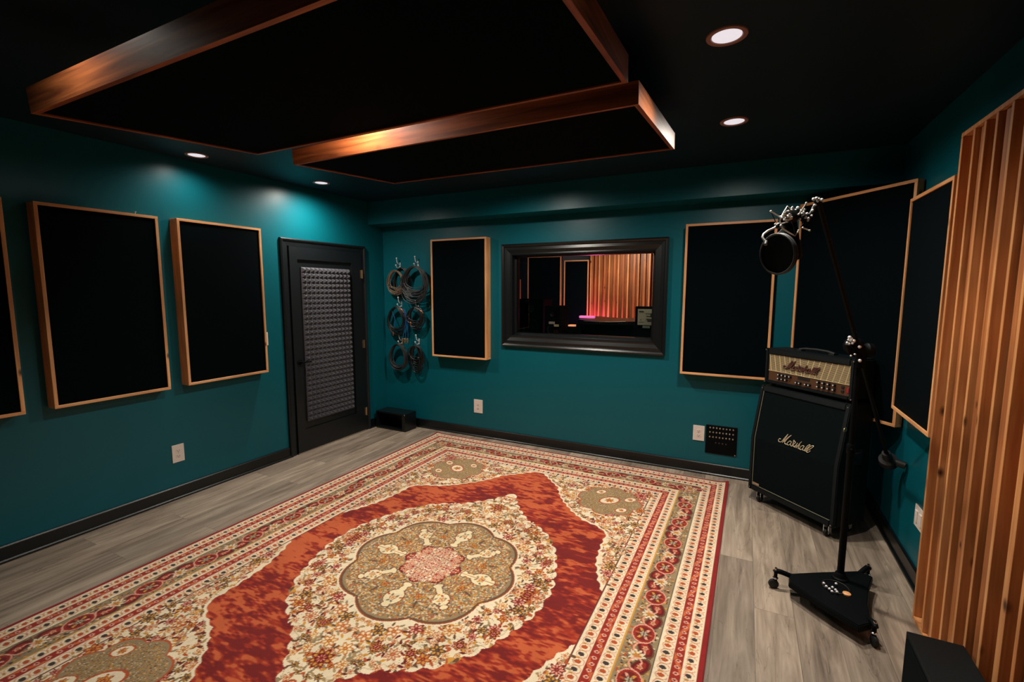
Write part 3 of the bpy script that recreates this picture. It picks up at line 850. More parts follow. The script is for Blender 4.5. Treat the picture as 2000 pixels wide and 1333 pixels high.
# patch plate
r = thing('patch_plate', 'square black wall plate with rows of small jacks low on back wall', 'wall plate', (-.130, YB, .321), 0)
obj('plate', box((-.125, -.008, -.127), (.125, 0, .127), .002, 1), M['metal_black'], r)
def jack(x, z, mt, rr):
    bm = bmesh.new(); add_lathe(bm, [(rr, 0), (rr, .003), (rr*.6, .0045), (rr*.55, .002), (0, .002)], (x, -.008, z), (0, -1, 0), 12)
    return obj('jack', bm, mt, r, smooth=True)
j0 = jack(0, 0, M['nickel'], .0068); j0.location = (-.091, 0, .104)
for row, z in enumerate((.104, .064, .022)):
    for k_ in range(8):
        if row == 0 and k_ == 0: continue
        c_ = j0.copy(); COL.objects.link(c_); c_.parent = r; c_.location = (-.091+k_*.0262, 0, z)
j1 = jack(0, 0, M['slot'], .0062); j1.location = (-.041, 0, -.028)
for k_ in range(1, 4):
    c_ = j1.copy(); COL.objects.link(c_); c_.parent = r; c_.location = (-.041+k_*.0272, 0, -.028-.001*k_)
for x, z in ((.115, -.117),):
    obj('screw', lathe([(.006, 0), (.006, .002), (0, .003)], (x, -.008, z), (0, -1, 0), 10), M['chrome'], r)

# ------------------------------------------------------------------ corner step box
r = thing('step_box', 'low open fronted black box on the floor in the corner beside the door', 'box', (-3.60, 4.08, 0), -.005)
bx0, bx1, bd, bh = -.225, .205, .198, .205
bm = bmesh.new()
add_box(bm, (bx0, 0, bh-.018), (bx1, bd, bh)); add_box(bm, (bx0, 0, 0), (bx1, bd, .018))
add_box(bm, (bx0, 0, .018), (bx0+.018, bd, bh-.018)); add_box(bm, (bx1-.045, 0, .018), (bx1, bd, bh-.018)); add_box(bm, (bx0+.018, bd-.012, .018), (bx1-.045, bd, bh-.018))
obj('carcass', bm, M['trim'], r)
obj('corner_cap', lathe([(0, .006), (.005, .004), (.007, 0), (0, 0)], (bx1-.006, .0, bh-.008), (0, -1, 0), 10), M['nickel'], r)

# ------------------------------------------------------------------ cable hooks and coils
HK = [(781, 507), (816.5, 504), (784, 583), (817.5, 590), (785.5, 655), (818.5, 656)]
HL = ['upper left chrome coat hook in the corner beside the door', 'upper right chrome coat hook, holding the largest cable coil',
      'middle left chrome coat hook, holding the coil with blue leads', 'middle right chrome coat hook, holding coil with copper plugs',
      'lower left chrome coat hook, holding the plain grey coil', 'lower right chrome coat hook, holding the smallest black bundle']
root_h = None
hooks = []
for i, (px, py) in enumerate(HK):
    p = at(px, py, 1, YB)
    loc = (p.x, YB, p.z-.06)
    if root_h is None:
        root_h = thing('coat_hook', HL[0], 'hook', loc, 0, 'coat hooks holding cables')
        obj('hook_plate', box((-.009, -.004, -.045), (.009, 0, .025), .002, 2), M['hook'], root_h)
        bm = bmesh.new(); add_tube(bm, [(0, -.003, .0), (0, -.030, .004), (0, -.050, .022), (0, -.056, .050), (0, -.058, .066)], [.006, .006, .0055, .005, .005], 10)
        add_ball(bm, (0, -.058, .070), .0095)
        obj('upper_prong', bm, M['hook'], root_h, smooth=True)
        bm = bmesh.new(); add_tube(bm, [(0, -.003, -.030), (-.004, -.028, -.040), (-.008, -.050, -.034), (-.010, -.060, -.014)], .0055, 10)
        add_ball(bm, (-.010, -.061, -.009), .0095)
        obj('lower_prong', bm, M['hook'], root_h, smooth=True)
    else:
        dup(root_h, loc, 0, HL[i])
    hooks.append(loc)

def coil(label, px, py, hw, hh, loops, mat, seed, rad=.0034, spread=.3, yo0=-.010, yo1=-.045):
    """hangs from the lower prong: loops share their top, spread at the bottom"""
    rng = random.Random(seed)
    top = at(px, py-hh, 1, YB-.05); bot = at(px, py+hh, 1, YB-.05)
    lf = at(px-hw, py, 1, YB-.05); rt = at(px+hw, py, 1, YB-.05)
    W = (rt.x-lf.x)/2; Hh = (top.z-bot.z)/2; cx = (lf.x+rt.x)/2
    root = thing('cable_coil', label, 'cable', (cx, YB-.04, top.z), 0, 'coiled cables on the wall hooks')
    bm = bmesh.new()
    for k_ in range(loops):
        s_ = 1-spread*rng.random(); w_ = W*(1-spread*.8*rng.random()); h_ = Hh*s_
        dx = rng.uniform(-.10, .10)*W; yo = yo0+yo1*rng.random(); tz = -rng.random()*.016
        pts = []; ph1, ph2, am = rng.uniform(0, 6), rng.uniform(0, 6), rng.uniform(.02, .08)
        for j in range(44):
            a = 2*PI*j/44
            rr = 1+am*math.sin(2*a+ph1)+am*.5*math.sin(3*a+ph2)
            # egg shape: narrow at the hook
            wx = w_*math.sin(a)*rr*(1-.16*math.cos(a))
            z = tz-h_*(1-math.cos(a))*rr**.5 if j else tz
            pts.append((dx*(1-math.cos(a))/2+wx, yo+.008*math.sin(a+ph1), z))
        add_tube(bm, pts, rad, 6, closed=True)
    for k_ in range(2):   # wraps round the bundle
        pass
    obj('cable_loops', bm, mat, root, smooth=True)
    return root, W, Hh
def plug(root, px, py, px2, py2, mat, rad=.0065, name='plug'):
    a = at(px, py, 1, YB-.095); b_ = at(px2, py2, 1, YB-.095)
    d = b_-a; L_ = d.length
    bm = bmesh.new()
    add_lathe(bm, [(0, 0), (rad*.6, 0), (rad, L_*.12), (rad, L_*.62), (rad*.75, L_*.7), (rad*.45, L_*.75), (rad*.45, L_), (0, L_)], a, d, 12)
    obj(name, bm, mat, root, smooth=True, world=True)
cA, _, _ = coil('brown and black cable coil on the upper left hook', 774, 553, 16.5, 25, 11, M['cable_brown'], 3, .0042, .35, .0, -.03)
coil('black cable coil tucked behind brown coil on the upper left hook', 781, 551, 15, 29, 9, M['cable'], 5, .0042, .25, .032, -.022)
plug(cA, 782, 543, 783.5, 548.5, M['chrome'], .010); plug(cA, 759.5, 556, 760.5, 562, M['chrome'], .010)
cB, _, _ = coil('largest dark grey cable coil, beside the narrow framed panel', 815, 556, 26, 36, 30, M['cable_grey'], 8, .0042, .42, -.034, -.03)
cC, _, _ = coil('black cable coil with blue leads and gold plugs on the middle left hook', 777.5, 626, 17.8, 27, 18, M['cable'], 11, .0044, .24)
bm = bmesh.new()
for x0, x1, k_ in ((793, 787, 0), (794, 792, 1), (796, 797, 2), (771, 771, 3)):
    y1 = 660 if k_ < 3 else 640
    pts = [at(x0-6, 604 if k_ < 3 else 606, 1, YB-.075), at(x0, 622, 1, YB-.085), at((x0+x1)/2, 642 if k_ < 3 else 625, 1, YB-.088), at(x1, y1, 1, YB-.085)]
    add_tube(bm, pts, .0034, 6)
o = obj('blue_lead', bm, M['cable_blue'], cC, smooth=True, world=True); o['label'] = 'bright blue thin leads'
for x in (786, 789.5, 792.5, 796): plug(cC, x, 661, x+.3, 672, M['brass'], .0075)
plug(cC, 783, 603, 788.5, 611, M['copper'], .009); plug(cC, 768, 656, 768, 648, M['copper'], .008)
cD, _, _ = coil('black cable coil with copper plugs on the middle right hook', 814.5, 621, 16, 22, 18, M['cable'], 17, .0044, .45)
plug(cD, 821, 606, 827, 613, M['copper'], .010); plug(cD, 802, 636, 802, 627, M['copper'], .009)
coil('plain dark grey round cable coil on the lower left hook', 780.5, 696.5, 17, 25, 17, M['cable_grey'], 23, .0044, .18)
cF, _, _ = coil('smallest tight black cable bundle on the lower right hook', 815.5, 701, 13.5, 26, 20, M['cable'], 29, .0048, .6)
plug(cF, 815, 700, 819, 698, M['chrome'], .007)

# ------------------------------------------------------------------ script lettering (strokes traced once, used on both amplifier parts)
STROKES = [
 [(395, 480), (360, 455), (325, 500), (345, 550), (395, 565), (440, 540), (500, 450), (560, 365), (597, 322)],
 [(597, 322), (560, 400), (510, 500), (455, 592)],
 [(485, 455), (500, 520), (512, 562), (560, 480), (640, 400), (702, 355)],
 [(702, 355), (640, 420), (575, 500), (530, 580), (545, 622), (600, 650)],
 [(722, 560), (680, 537), (625, 585), (605, 638), (655, 667), (700, 640), (742, 562)],
 [(742, 562), (715, 635), (735, 690), (772, 703)],
 [(772, 703), (795, 610), (800, 512), (828, 545), (862, 590), (815, 640), (800, 690), (832, 715)],
 [(832, 715), (885, 675), (930, 602), (905, 650), (905, 700), (872, 735), (832, 722)],
 [(905, 762), (960, 675), (1052, 560)],
 [(905, 762), (955, 695), (1002, 655), (985, 720), (970, 772), (1015, 786)],
 [(1142, 702), (1090, 690), (1032, 740), (1025, 795), (1070, 816), (1120, 772), (1152, 707)],
 [(1152, 707), (1115, 780), (1122, 830), (1165, 840)],
 [(1165, 840), (1240, 785), (1322, 692), (1308, 665), (1258, 692), (1192, 790), (1182, 848), (1232, 865)],
 [(1232, 865), (1325, 812), (1432, 732), (1418, 692), (1358, 712), (1262, 800), (1240, 868), (1276, 905), (1332, 885), (1357, 850)]]
def smooth_path(pts, n=5):
    out = []
    P_ = [Vector((*p, 0)) for p in pts]
    for i in range(len(P_)-1):
        p0, p1, p2, p3 = P_[max(i-1, 0)], P_[i], P_[i+1], P_[min(i+2, len(P_)-1)]
        for t_ in (j/n for j in range(n)):
            out.append(.5*((2*p1)+(-p0+p2)*t_+(2*p0-5*p1+4*p2-p3)*t_*t_+(-p0+3*p1-3*p2+p3)*t_**3))
    out.append(P_[-1]); return out

# ------------------------------------------------------------------ guitar cabinet
AX, AY, AW = .088, 3.947, .680
ARZ = math.atan2(-.47, .49)
cab = thing('guitar_cabinet', 'big black slant fronted guitar speaker cabinet on casters in the right corner', 'speaker cabinet', (AX, AY, 0), ARZ)
ZB, ZK, ZT, YS, CD = .088, .50, .900, .072, .288
def prof_y(z): return 0 if z <= ZK else YS*(z-ZK)/(ZT-ZK)
fnx = lambda a, b_, t_: Vector((t_, a, b_))
bm = bmesh.new()     # shell behind the baffle
add_prism(bm, [(.022, ZB), (.022, ZK), (YS+.022, ZT), (CD, ZT), (CD, ZB)], .0, AW, fnx)
bmesh.ops.bevel(bm, geom=bm.edges[:], offset=.006, segments=2, affect='EDGES')
obj('shell', bm, M['tolex'], cab, smooth=True)
bm = bmesh.new()     # raised rim
for x0, x1 in ((0, .030), (AW-.030, AW)):
    add_prism(bm, [(0, ZB), (0, ZK), (YS, ZT), (YS+.024, ZT), (.024, ZK), (.024, ZB)], x0, x1, fnx)
add_prism(bm, [(0, ZB), (0, ZB+.040), (.024, ZB+.040), (.024, ZB)], .030, AW-.030, fnx)
add_prism(bm, [(prof_y(ZT-.042), ZT-.042), (YS, ZT), (YS+.024, ZT), (prof_y(ZT-.042)+.024, ZT-.042)], .030, AW-.030, fnx)
bmesh.ops.bevel(bm, geom=bm.edges[:], offset=.005, segments=2, affect='EDGES')
obj('rim', bm, M['tolex'], cab, smooth=True)
bm = bmesh.new()
add_prism(bm, [(.010, ZB+.040), (.010, ZK), (prof_y(ZT-.042)+.010, ZT-.042), (prof_y(ZT-.042)+.026, ZT-.042), (.026, ZK), (.026, ZB+.040)], .030, AW-.030, fnx)
obj('grille', bm, M['grille'], cab)
bm = bmesh.new()
zt_ = ZT-.042
add_tube(bm, [(.033, .007, ZB+.044), (.033, .007, ZK), (.033, prof_y(zt_)+.006, zt_)], .0028, 8)
add_tube(bm, [(.033, .007, ZB+.044), (AW-.033, .007, ZB+.044)], .0028, 8)
obj('piping', bm, M['piping'], cab, smooth=True)
def corner(x, y, z, sx, sy, sz):
    bm = bmesh.new(); add_box(bm, (0, 0, 0), (.034*sx, .034*sy, .034*sz))
    bmesh.ops.bevel(bm, geom=bm.edges[:], offset=.012, segments=3, affect='EDGES')
    bmesh.ops.translate(bm, vec=Vector((x-.003*sx, y-.003*sy, z-.003*sz)), verts=bm.verts[:])
    o_ = obj('corner_cap', bm, M['rubber'], cab, smooth=True)
    obj('rivet', lathe([(.0045, 0), (.0040, .002), (0, .003)], (x+.018*sx, y-.003, z+.018*sz), (0, -1, 0), 10), M['chrome'], o_)
corner(0, 0, ZB, 1, 1, 1); corner(AW, 0, ZB, -1, 1, 1); corner(0, YS, ZT, 1, 1, -1); corner(AW, YS, ZT, -1, 1, -1)
# badge: small metal plate low left
bm = bmesh.new(); add_box(bm, (.040, .003, ZB+.050), (.098, .010, ZB+.066)); obj('badge', bm, M['nickel'], cab)
bm = bmesh.new()     # side handle
add_box(bm, (AW-.002, .09, .50), (AW+.004, .21, .60)); add_tube(bm, [(AW+.006, .11, .575), (AW+.020, .13, .585), (AW+.020, .17, .585), (AW+.006, .19, .575)], .006, 8)
obj('side_handle', bm, M['rubber'], cab, smooth=True)
bm = bmesh.new()
add_lathe(bm, [(.016, 0), (.016, .003), (.010, .005), (.006, .003), (0, .003)], (AW, .035, .745), (1, 0, 0), 16); obj('side_stud', bm, M['brass'], cab, smooth=True)
for x, y in ((.075, .045), (AW-.070, .045), (.075, CD-.05), (AW-.070, CD-.05)):
    bm = bmesh.new()
    add_box(bm, (x-.022, y-.026, ZB-.006), (x+.022, y+.026, ZB+.002))
    add_box(bm, (x-.019, y-.012, .022), (x-.014, y+.014, ZB-.004)); add_box(bm, (x+.014, y-.012, .022), (x+.019, y+.014, ZB-.004))
    o_ = obj('caster', bm, M['chrome'], cab)
    obj('wheel', lathe([(.0, -.012), (.020, -.012), (.026, -.008), (.026, .008), (.020, .012), (0, .012)], (x, y, .0265), (1, 0, 0), 20), M['rubber'], o_, smooth=True)
# logo on the lower half: (px of the crop) -> cabinet plane
iW = world_of(cab).inverted()
def crop_to_cab(cx, cy):
    px, py = 1500+cx/16.667, 830+cy/16.667
    d = ray(px, py); o_l = iW @ CAM; d_l = iW.to_3x3() @ d
    t_ = (.008-o_l.y)/d_l.y; q = o_l+d_l*t_
    return q.x, q.z
LP = []
for s_ in STROKES:
    LP.append([crop_to_cab(p.x, p.y) for p in smooth_path(s_)])
def lettering(name, parent, mat, rad, fn):
    bm = bmesh.new()
    for s_ in LP: add_tube(bm, [fn(x, z) for x, z in s_], rad, 6)
    return obj(name, bm, mat, parent, smooth=True)
lettering('script_logo', cab, M['logo'], .0025, lambda x, z: Vector((x, .006+prof_y(z), z)))
xs_ = [x for s_ in LP for x, z in s_]; zs_ = [z for s_ in LP for x, z in s_]
lx0, lx1, lz0, lz1 = min(xs_), max(xs_), min(zs_), max(zs_)

# ------------------------------------------------------------------ amplifier head
HX0, HX1, HY0, HY1, HZ0, HZ1 = .012, .672, .086, .292, .922, 1.186
head = thing('amplifier_head', 'black guitar amplifier head with cream grille, sitting on top of the speaker cabinet', 'amplifier', (AX, AY, .90), ARZ)
hz = lambda z: z-.90
bm = bmesh.new(); add_box(bm, (HX0, HY0+.020, hz(HZ0)), (HX1, HY1, hz(HZ1)))
bmesh.ops.bevel(bm, geom=bm.edges[:], offset=.010, segments=3, affect='EDGES'); obj('shell', bm, M['tolex'], head, smooth=True)
bm = bmesh.new()
for lo, hi in (((HX0, HZ0), (HX0+.026, HZ1)), ((HX1-.026, HZ0), (HX1, HZ1)), ((HX0+.026, HZ0), (HX1-.026, HZ0+.024)), ((HX0+.026, HZ1-.042), (HX1-.026, HZ1))):
    add_box(bm, (lo[0], HY0, hz(lo[1])), (hi[0], HY0+.024, hz(hi[1])))
bmesh.ops.bevel(bm, geom=bm.edges[:], offset=.006, segments=2, affect='EDGES'); obj('rim', bm, M['tolex'], head, smooth=True)
GX0, GX1, GZ0, GZ1 = HX0+.028, HX1-.028, HZ0+.098, HZ1-.042
bm = bmesh.new(); add_box(bm, (GX0, HY0+.012, hz(GZ0)), (GX1, HY0+.021, hz(GZ1)))
gr = obj('grille_panel', bm, M['tan'], head)
bm = bmesh.new(); nr = 17; dzr = (GZ1-GZ0)/nr
for i in range(nr):
    z = GZ0+(i+.5)*dzr; add_box(bm, (GX0+.003, HY0+.0105, hz(z-dzr*.26)), (GX1-.003, HY0+.0125, hz(z+dzr*.26)))
obj('slits', bm, M['slit'], gr)
bm = bmesh.new()
mid = (GX0+GX1)/2; nl = 15
for i in range(nl):
    x = GX0+.012+(GX1-GX0-.024)*i/(nl-1)
    s_ = .020 if x < mid-.01 else -.032
    xt, xb = x-s_/2, x+s_/2
    xt = min(max(xt, GX0+.002), GX1-.002); xb = min(max(xb, GX0+.002), GX1-.002)
    add_tube(bm, [(xt, HY0+.0095, hz(GZ1-.002)), (xb, HY0+.0095, hz(GZ0+.002))], .0016, 6)
add_tube(bm, [(GX0, HY0+.009, hz(GZ0)), (GX1, HY0+.009, hz(GZ0))], .0018, 6)
for i in range(nr+1):
    z = GZ0+i*dzr; add_tube(bm, [(GX0+.002, HY0+.0105, hz(z)), (GX1-.002, HY0+.0105, hz(z))], .0010, 5)
obj('grille_wires', bm, M['cream'], gr)
cpn = obj('control_panel', box((GX0, HY0+.012, hz(HZ0+.024)), (GX1, HY0+.020, hz(GZ0-.002))), M['panelgold'], head)
pz0, pz1 = HZ0+.024, GZ0-.002; ph_ = pz1-pz0
PX = lambda f: GX0+(GX1-GX0)*f
def knob(fx, fz, rr=.0105):
    o_ = obj('knob', lathe([(rr, 0), (rr, .008), (rr*.8, .012), (rr*.78, .017), (0, .018)], (PX(fx), HY0+.012, hz(pz0+ph_*fz)), (0, -1, 0), 14), M['rubber'], cpn, smooth=True)
    obj('knob_cap', lathe([(rr*.5, 0), (rr*.45, .0015), (0, .002)], (PX(fx), HY0+.012-.0178, hz(pz0+ph_*fz)), (0, -1, 0), 10), M['hook'], o_, smooth=True)
for fx in (.155, .205, .255, .305): knob(fx, .74)
for fx in (.155, .205, .255): knob(fx, .34)
for fx in (.395, .437, .512, .555): knob(fx, .30)
for fx in (.66, .72, .78, .84):
    knob(fx, .76); knob(fx, .34)
bm = bmesh.new(); add_box(bm, (PX(.40), HY0+.009, hz(pz0+ph_*.66)), (PX(.55), HY0+.013, hz(pz0+ph_*.92))); obj('name_plate', bm, M['rubber'], cpn)
for fz in (.72, .34):
    obj('rocker_switch', box((PX(.915), HY0+.007, hz(pz0+ph_*(fz-.11))), (PX(.945), HY0+.013, hz(pz0+ph_*(fz+.11))), .001, 1), M['rubber'], cpn)
obj('power_switch', box((PX(.975), HY0+.007, hz(pz0+ph_*.3)), (PX(.998), HY0+.013, hz(pz0+ph_*.75)), .001, 1), M['red'], cpn)
# the same script on the head
sc_ = 1.0; lcx = PX(.44); lcz = GZ0+(GZ1-GZ0)*.52
lettering('script_logo', head, M['logodark'], .0042, lambda x, z: Vector((lcx+(x-(lx0+lx1)/2)*1.05, HY0+.004, hz(lcz+(z-(lz0+lz1)/2)*.86))))
bm = bmesh.new()
for x in (.22, .46):
    add_box(bm, (x-.018, .165, hz(HZ1-.002)), (x+.018, .205, hz(HZ1+.010)))
add_tube(bm, [(.21, .185, hz(HZ1+.008)), (.26, .185, hz(HZ1+.018)), (.34, .185, hz(HZ1+.021)), (.42, .185, hz(HZ1+.018)), (.47, .185, hz(HZ1+.008))], .009, 8)
obj('carry_strap', bm, M['rubber'], head, smooth=True)
for x in (HX0+.05, HX1-.05):
    for y in (HY0+.04, HY1-.03):
        obj('foot', lathe([(.014, 0), (.016, .022), (0, .022)], (x, y, .0005), (0, 0, 1), 14), M['rubber'], head)
for x in (HX0+.006, HX1-.006):
    for z in (HZ0+.010, HZ1-.010):
        obj('stud', lathe([(.0055, 0), (.005, .003), (0, .004)], (x, HY0-.001, hz(z)), (0, -1, 0), 10), M['chrome'], head)

# ------------------------------------------------------------------ studio boom stand
PXY = Vector((.525, 2.868))
st = thing('microphone_boom_stand', 'tall black rolling boom stand with triangular wheeled base, in front of the amplifier', 'microphone stand', (PXY.x, PXY.y, 0), 0)
C1, C2, C3 = Vector((.222, 2.778)), Vector((.604, 2.512)), Vector((.680, 3.045))
raw = [Vector(p) for p in ((.285, 2.800), (.276, 2.708), (.405, 2.578), (.540, 2.468), (.598, 2.520), (.612, 2.680), (.650, 2.850), (.690, 2.975), (.628, 3.000), (.450, 2.900))]
bm = bmesh.new()
A_ = [bm.verts.new((p.x, p.y, .064)) for p in raw]; B_ = [bm.verts.new((PXY.x+(p.x-PXY.x)*.97, PXY.y+(p.y-PXY.y)*.97, .092)) for p in raw]
n_ = len(raw); bm.faces.new(A_); bm.faces.new(B_)
for i in range(n_): bm.faces.new((A_[i], A_[(i+1) % n_], B_[(i+1) % n_], B_[i]))
bmesh.ops.recalc_face_normals(bm, faces=bm.faces[:])
bmesh.ops.bevel(bm, geom=bm.edges[:], offset=.004, segments=2, affect='EDGES')
base = obj('base', bm, M['metal_black'], st, smooth=True, world=True)
bm = bmesh.new()
add_lathe(bm, [(.040, 0), (.038, .008), (.030, .012), (.024, .03), (.020, .036), (0, .036)], (0, -.0, .0925), (0, 0, 1), 28)
obj('pole_collar', bm, M['metal_black'], st, smooth=True)
bm = bmesh.new()
q = at(1632, 1147, 2, .094); add_lathe(bm, [(.060, 0), (.061, .003), (.057, .005), (.055, .003), (.055, 0)], (q.x-PXY.x, q.y-PXY.y, .0925), (0, 0, 1), 36)
obj('hub_dish', bm, M['rubber'], base, smooth=True)
bm = bmesh.new()
for px, py in ((1609, 1140), (1614, 1146), (1620, 1151), (1626, 1148), (1632, 1153), (1635, 1157), (1625, 1156), (1633, 1141)):
    q = at(px, py, 2, .106); add_ball(bm, (q.x-PXY.x, q.y-PXY.y, .106), .0068)
obj('chrome_bolts', bm, M['hook'], base, smooth=True).location = (0, 0, 0)
bm = bmesh.new()
q = at(1654, 1159, 2, .1); add_lathe(bm, [(0, 0), (.018, 0), (.018, .006), (.014, .009), (0, .009)], (q.x-PXY.x, q.y-PXY.y, .0925), (0, 0, 1), 20)
o_ = obj('tan_pad', bm, M['wood_x'], base, smooth=True)  # small tan disc on the base plate
for i, c_ in enumerate((C1, C2, C3)):
    d = (c_-PXY).normalized(); l = c_-PXY
    bm = bmesh.new()
    P0 = Vector((l.x-d.x*.090, l.y-d.y*.090, .074))
    add_tube(bm, [P0, Vector((l.x-d.x*.030, l.y-d.y*.030, .095)), Vector((l.x-d.x*.006, l.y-d.y*.006, .100)), Vector((l.x+d.x*.010, l.y+d.y*.010, .092))], [.013, .013, .014, .012], 10)
    add_tube(bm, [Vector((l.x, l.y, .045)), Vector((l.x, l.y, .100))], .009, 10)
    cs = obj('caster', bm, M['metal_black'], st, smooth=True)
    nd = Vector((-d.y, d.x))
    bm = bmesh.new()
    add_lathe(bm, [(0, -.011), (.018, -.011), (.025, -.007), (.025, .007), (.018, .011), (0, .011)], (l.x+d.x*.008, l.y+d.y*.008, .0255), (nd.x, nd.y, 0), 20)
    obj('wheel', bm, M['rubber'], cs, smooth=True)
    bm = bmesh.new(); add_lathe(bm, [(.008, 0), (.008, .006), (.006, .010), (0, .011)], (l.x, l.y, .108), (0, 0, 1), 12)
    obj('stem_bolt', bm, M['chrome'], cs, smooth=True)
    bm = bmesh.new(); add_lathe(bm, [(.014, 0), (.014, .004), (.010, .007), (0, .007)], (l.x, l.y, .058), (0, 0, 1), 12)
    obj('swivel_nut', bm, M['chrome'], cs, smooth=True)
PTOP = 1.335
bm = bmesh.new(); add_tube(bm, [(0, 0, .10), (0, 0, .80)], .0165, 16); add_tube(bm, [(0, 0, .80), (0, 0, PTOP)], .0125, 16)
obj('pole', bm, M['metal_black'], st, smooth=True)
bm = bmesh.new(); add_lathe(bm, [(.017, 0), (.020, .006), (.020, .045), (.016, .055), (0, .055)], (0, 0, .78), (0, 0, 1), 20)
add_tube(bm, [(0, -.02, .81), (-.01, -.05, .81)], .006, 8); obj('height_clutch', bm, M['metal_black'], st, smooth=True)
# boom head
hub = Vector((PXY.x+.010, PXY.y-.010, PTOP-.012))
bm = bmesh.new()
add_lathe(bm, [(0, -.05), (.014, -.05), (.034, -.045), (.036, -.020), (.030, -.012), (.030, .014), (.036, .022), (.032, .045), (.012, .05), (0, .05)], hub, (1, .25, 0), 24)
add_tube(bm, [hub+Vector((0, 0, -.09)), hub], .021, 14)
obj('boom_clutch', bm, M['metal_black'], st, smooth=True, world=True)
bm = bmesh.new()
for px, py, rr in ((1659.5, 659.5, .0075), (1662, 664.5, .0075), (1667.5, 666.5, .0075), (1663.5, 662, .005), (1654.5, 670, .005), (1658.5, 672, .005), (1665, 671, .005), (1679, 678, .007), (1662, 695.5, .004), (1669.5, 692.5, .004), (1679.5, 705, .007), (1657, 664, .004)):
    add_ball(bm, atd(px, py, 2.262), rr*1.15)
obj('chrome_knobs', bm, M['hook'], st, smooth=True, world=True)
bm = bmesh.new()
for a_, b_ in (((1655, 672), (1660, 690)), ((1672, 690), (1678, 704)), ((1664, 668), (1678, 678)), ((1669, 650), (1667, 668))):
    add_tube(bm, [atd(*a_, 2.29), atd(*b_, 2.31)], .010, 10)
add_ball(bm, atd(1667, 676, 2.33), .045, 16)
obj('locking_handle', bm, M['metal_black'], st, smooth=True, world=True)
TIP = atd(1599, 394, 1.86); MID = atd(1679, 692, 2.335)
dB = (MID-TIP).normalized(); END = MID
for k_ in range(300):
    END = MID+dB*(.01*k_); q = END-CAM
    if 666.5-F*q.dot(UP)/q.dot(FW) > 893: break
obj('boom_arm', tube([TIP, MID, END], [.0085, .0095, .0105], 14), M['metal_black'], st, smooth=True, world=True)
bm = bmesh.new()
add_lathe(bm, [(.012, -.06), (.022, -.055), (.026, .0), (.034, .006), (.046, .012), (.050, .05), (.044, .066), (.014, .075), (0, .075)], END-dB*.0, dB, 24)
add_lathe(bm, [(0, 0), (.022, 0), (.022, .05), (0, .055)], END+dB*.03+Vector((.03, -.015, 0)), Vector((1, -.4, -.2)), 16)
obj('counterweight', bm, M['rubber'], st, smooth=True, world=True)
# small articulated end of the boom
D = 1.84
bm = bmesh.new()
add_tube(bm, [atd(1600, 392, D+.02), atd(1592, 402, D), atd(1585, 417, D-.02), atd(1577, 428, D-.03), atd(1567, 422, D-.04)], [.010, .008, .008, .011, .010], 10)
add_ball(bm, atd(1598, 392, D), .016, 12); add_ball(bm, atd(1572, 425, D-.03), .019, 12)
add_tube(bm, [atd(1578, 428, D-.03), atd(1572, 436, D-.03), atd(1565, 445, D-.02)], .005, 8)
obj('boom_tip_joint', bm, M['metal_black'], st, smooth=True, world=True)
bm = bmesh.new()
for px, py, rr in ((1588.8, 389, .0060), (1594.5, 387.5, .006), (1599.3, 389, .005), (1605, 390.5, .006), (1597.3, 393, .005), (1590, 401.2, .004), (1593, 400.6, .004),
                   (1587, 411, .005), (1585.5, 421.5, .004), (1578.5, 427, .006), (1573, 424.6, .006), (1568.7, 418.6, .007), (1576.5, 417.5, .005), (1558, 406, .006), (1555, 418, .006), (1554, 410.5, .004), (1578, 431, .004)):
    add_ball(bm, atd(px, py, D-.045), rr)
obj('chrome_knobs', bm, M['hook'], st, smooth=True, world=True)

# ------------------------------------------------------------------ microphone in its shock mount
DM = 1.80
K = lambda x, y: (1500+x/13.333, 380+y/13.333)
mic = thing('studio_microphone', 'black studio microphone hanging in a spidery chrome shock mount from the boom', 'microphone', tuple(atd(1545, 440, DM)), 0)
a_, b_ = atd(1541, 424, DM+.03), atd(1553, 509, DM+.03)
ax_ = (b_-a_); L_ = ax_.length
bm = bmesh.new()
add_lathe(bm, [(0, 0), (.012, 0), (.014, L_*.04), (.023, L_*.10), (.025, L_*.16), (.025, L_*.55), (.027, L_*.57), (.027, L_*.92), (.020, L_*.98), (.008, L_), (0, L_)], a_, ax_, 28)
obj('microphone_body', bm, M['metal_black'], mic, smooth=True, world=True)
segs = [[(75, 440), (220, 530), (360, 610)], [(340, 590), (420, 445), (500, 312), (620, 400)], [(400, 600), (520, 450), (640, 322), (700, 450)],
        [(1000, 225), (900, 380), (800, 520)], [(190, 775), (330, 765), (560, 715), (740, 675), (830, 650)], [(330, 820), (410, 910), (560, 1005), (700, 1075), (800, 940)],
        [(905, 870), (1085, 940)], [(680, 690), (760, 570), (830, 640)], [(300, 990), (360, 925)], [(320, 580), (440, 520), (620, 400)], [(560, 520), (620, 600)],
        [(420, 660), (500, 710)], [(960, 390), (880, 500)], [(330, 600), (315, 700), (340, 800)], [(860, 420), (930, 460)]]
bm = bmesh.new()
for i, s_ in enumerate(segs):
    dd = DM-.045+.012*((i*7) % 5)
    add_tube(bm, [atd(*K(x, y), dd+.006*j) for j, (x, y) in enumerate(s_)], .0026, 8)
    for x, y in (s_[0], s_[-1]): add_ball(bm, atd(*K(x, y), dd), .0042, 8)
obj('shock_mount', bm, M['steelwire'], mic, smooth=True, world=True)
bm = bmesh.new()
for s_ in ([(75, 440), (130, 560), (200, 720)], [(500, 312), (560, 400), (640, 470)], [(700, 1075), (670, 850), (600, 690)], [(190, 775), (270, 860), (410, 910)], [(1000, 225), (960, 400), (930, 520)]):
    add_tube(bm, [atd(*K(x, y), DM-.03) for x, y in s_], .0018, 6)
obj('elastic_cords', bm, M['rubber'], mic, world=True)
bm = bmesh.new()
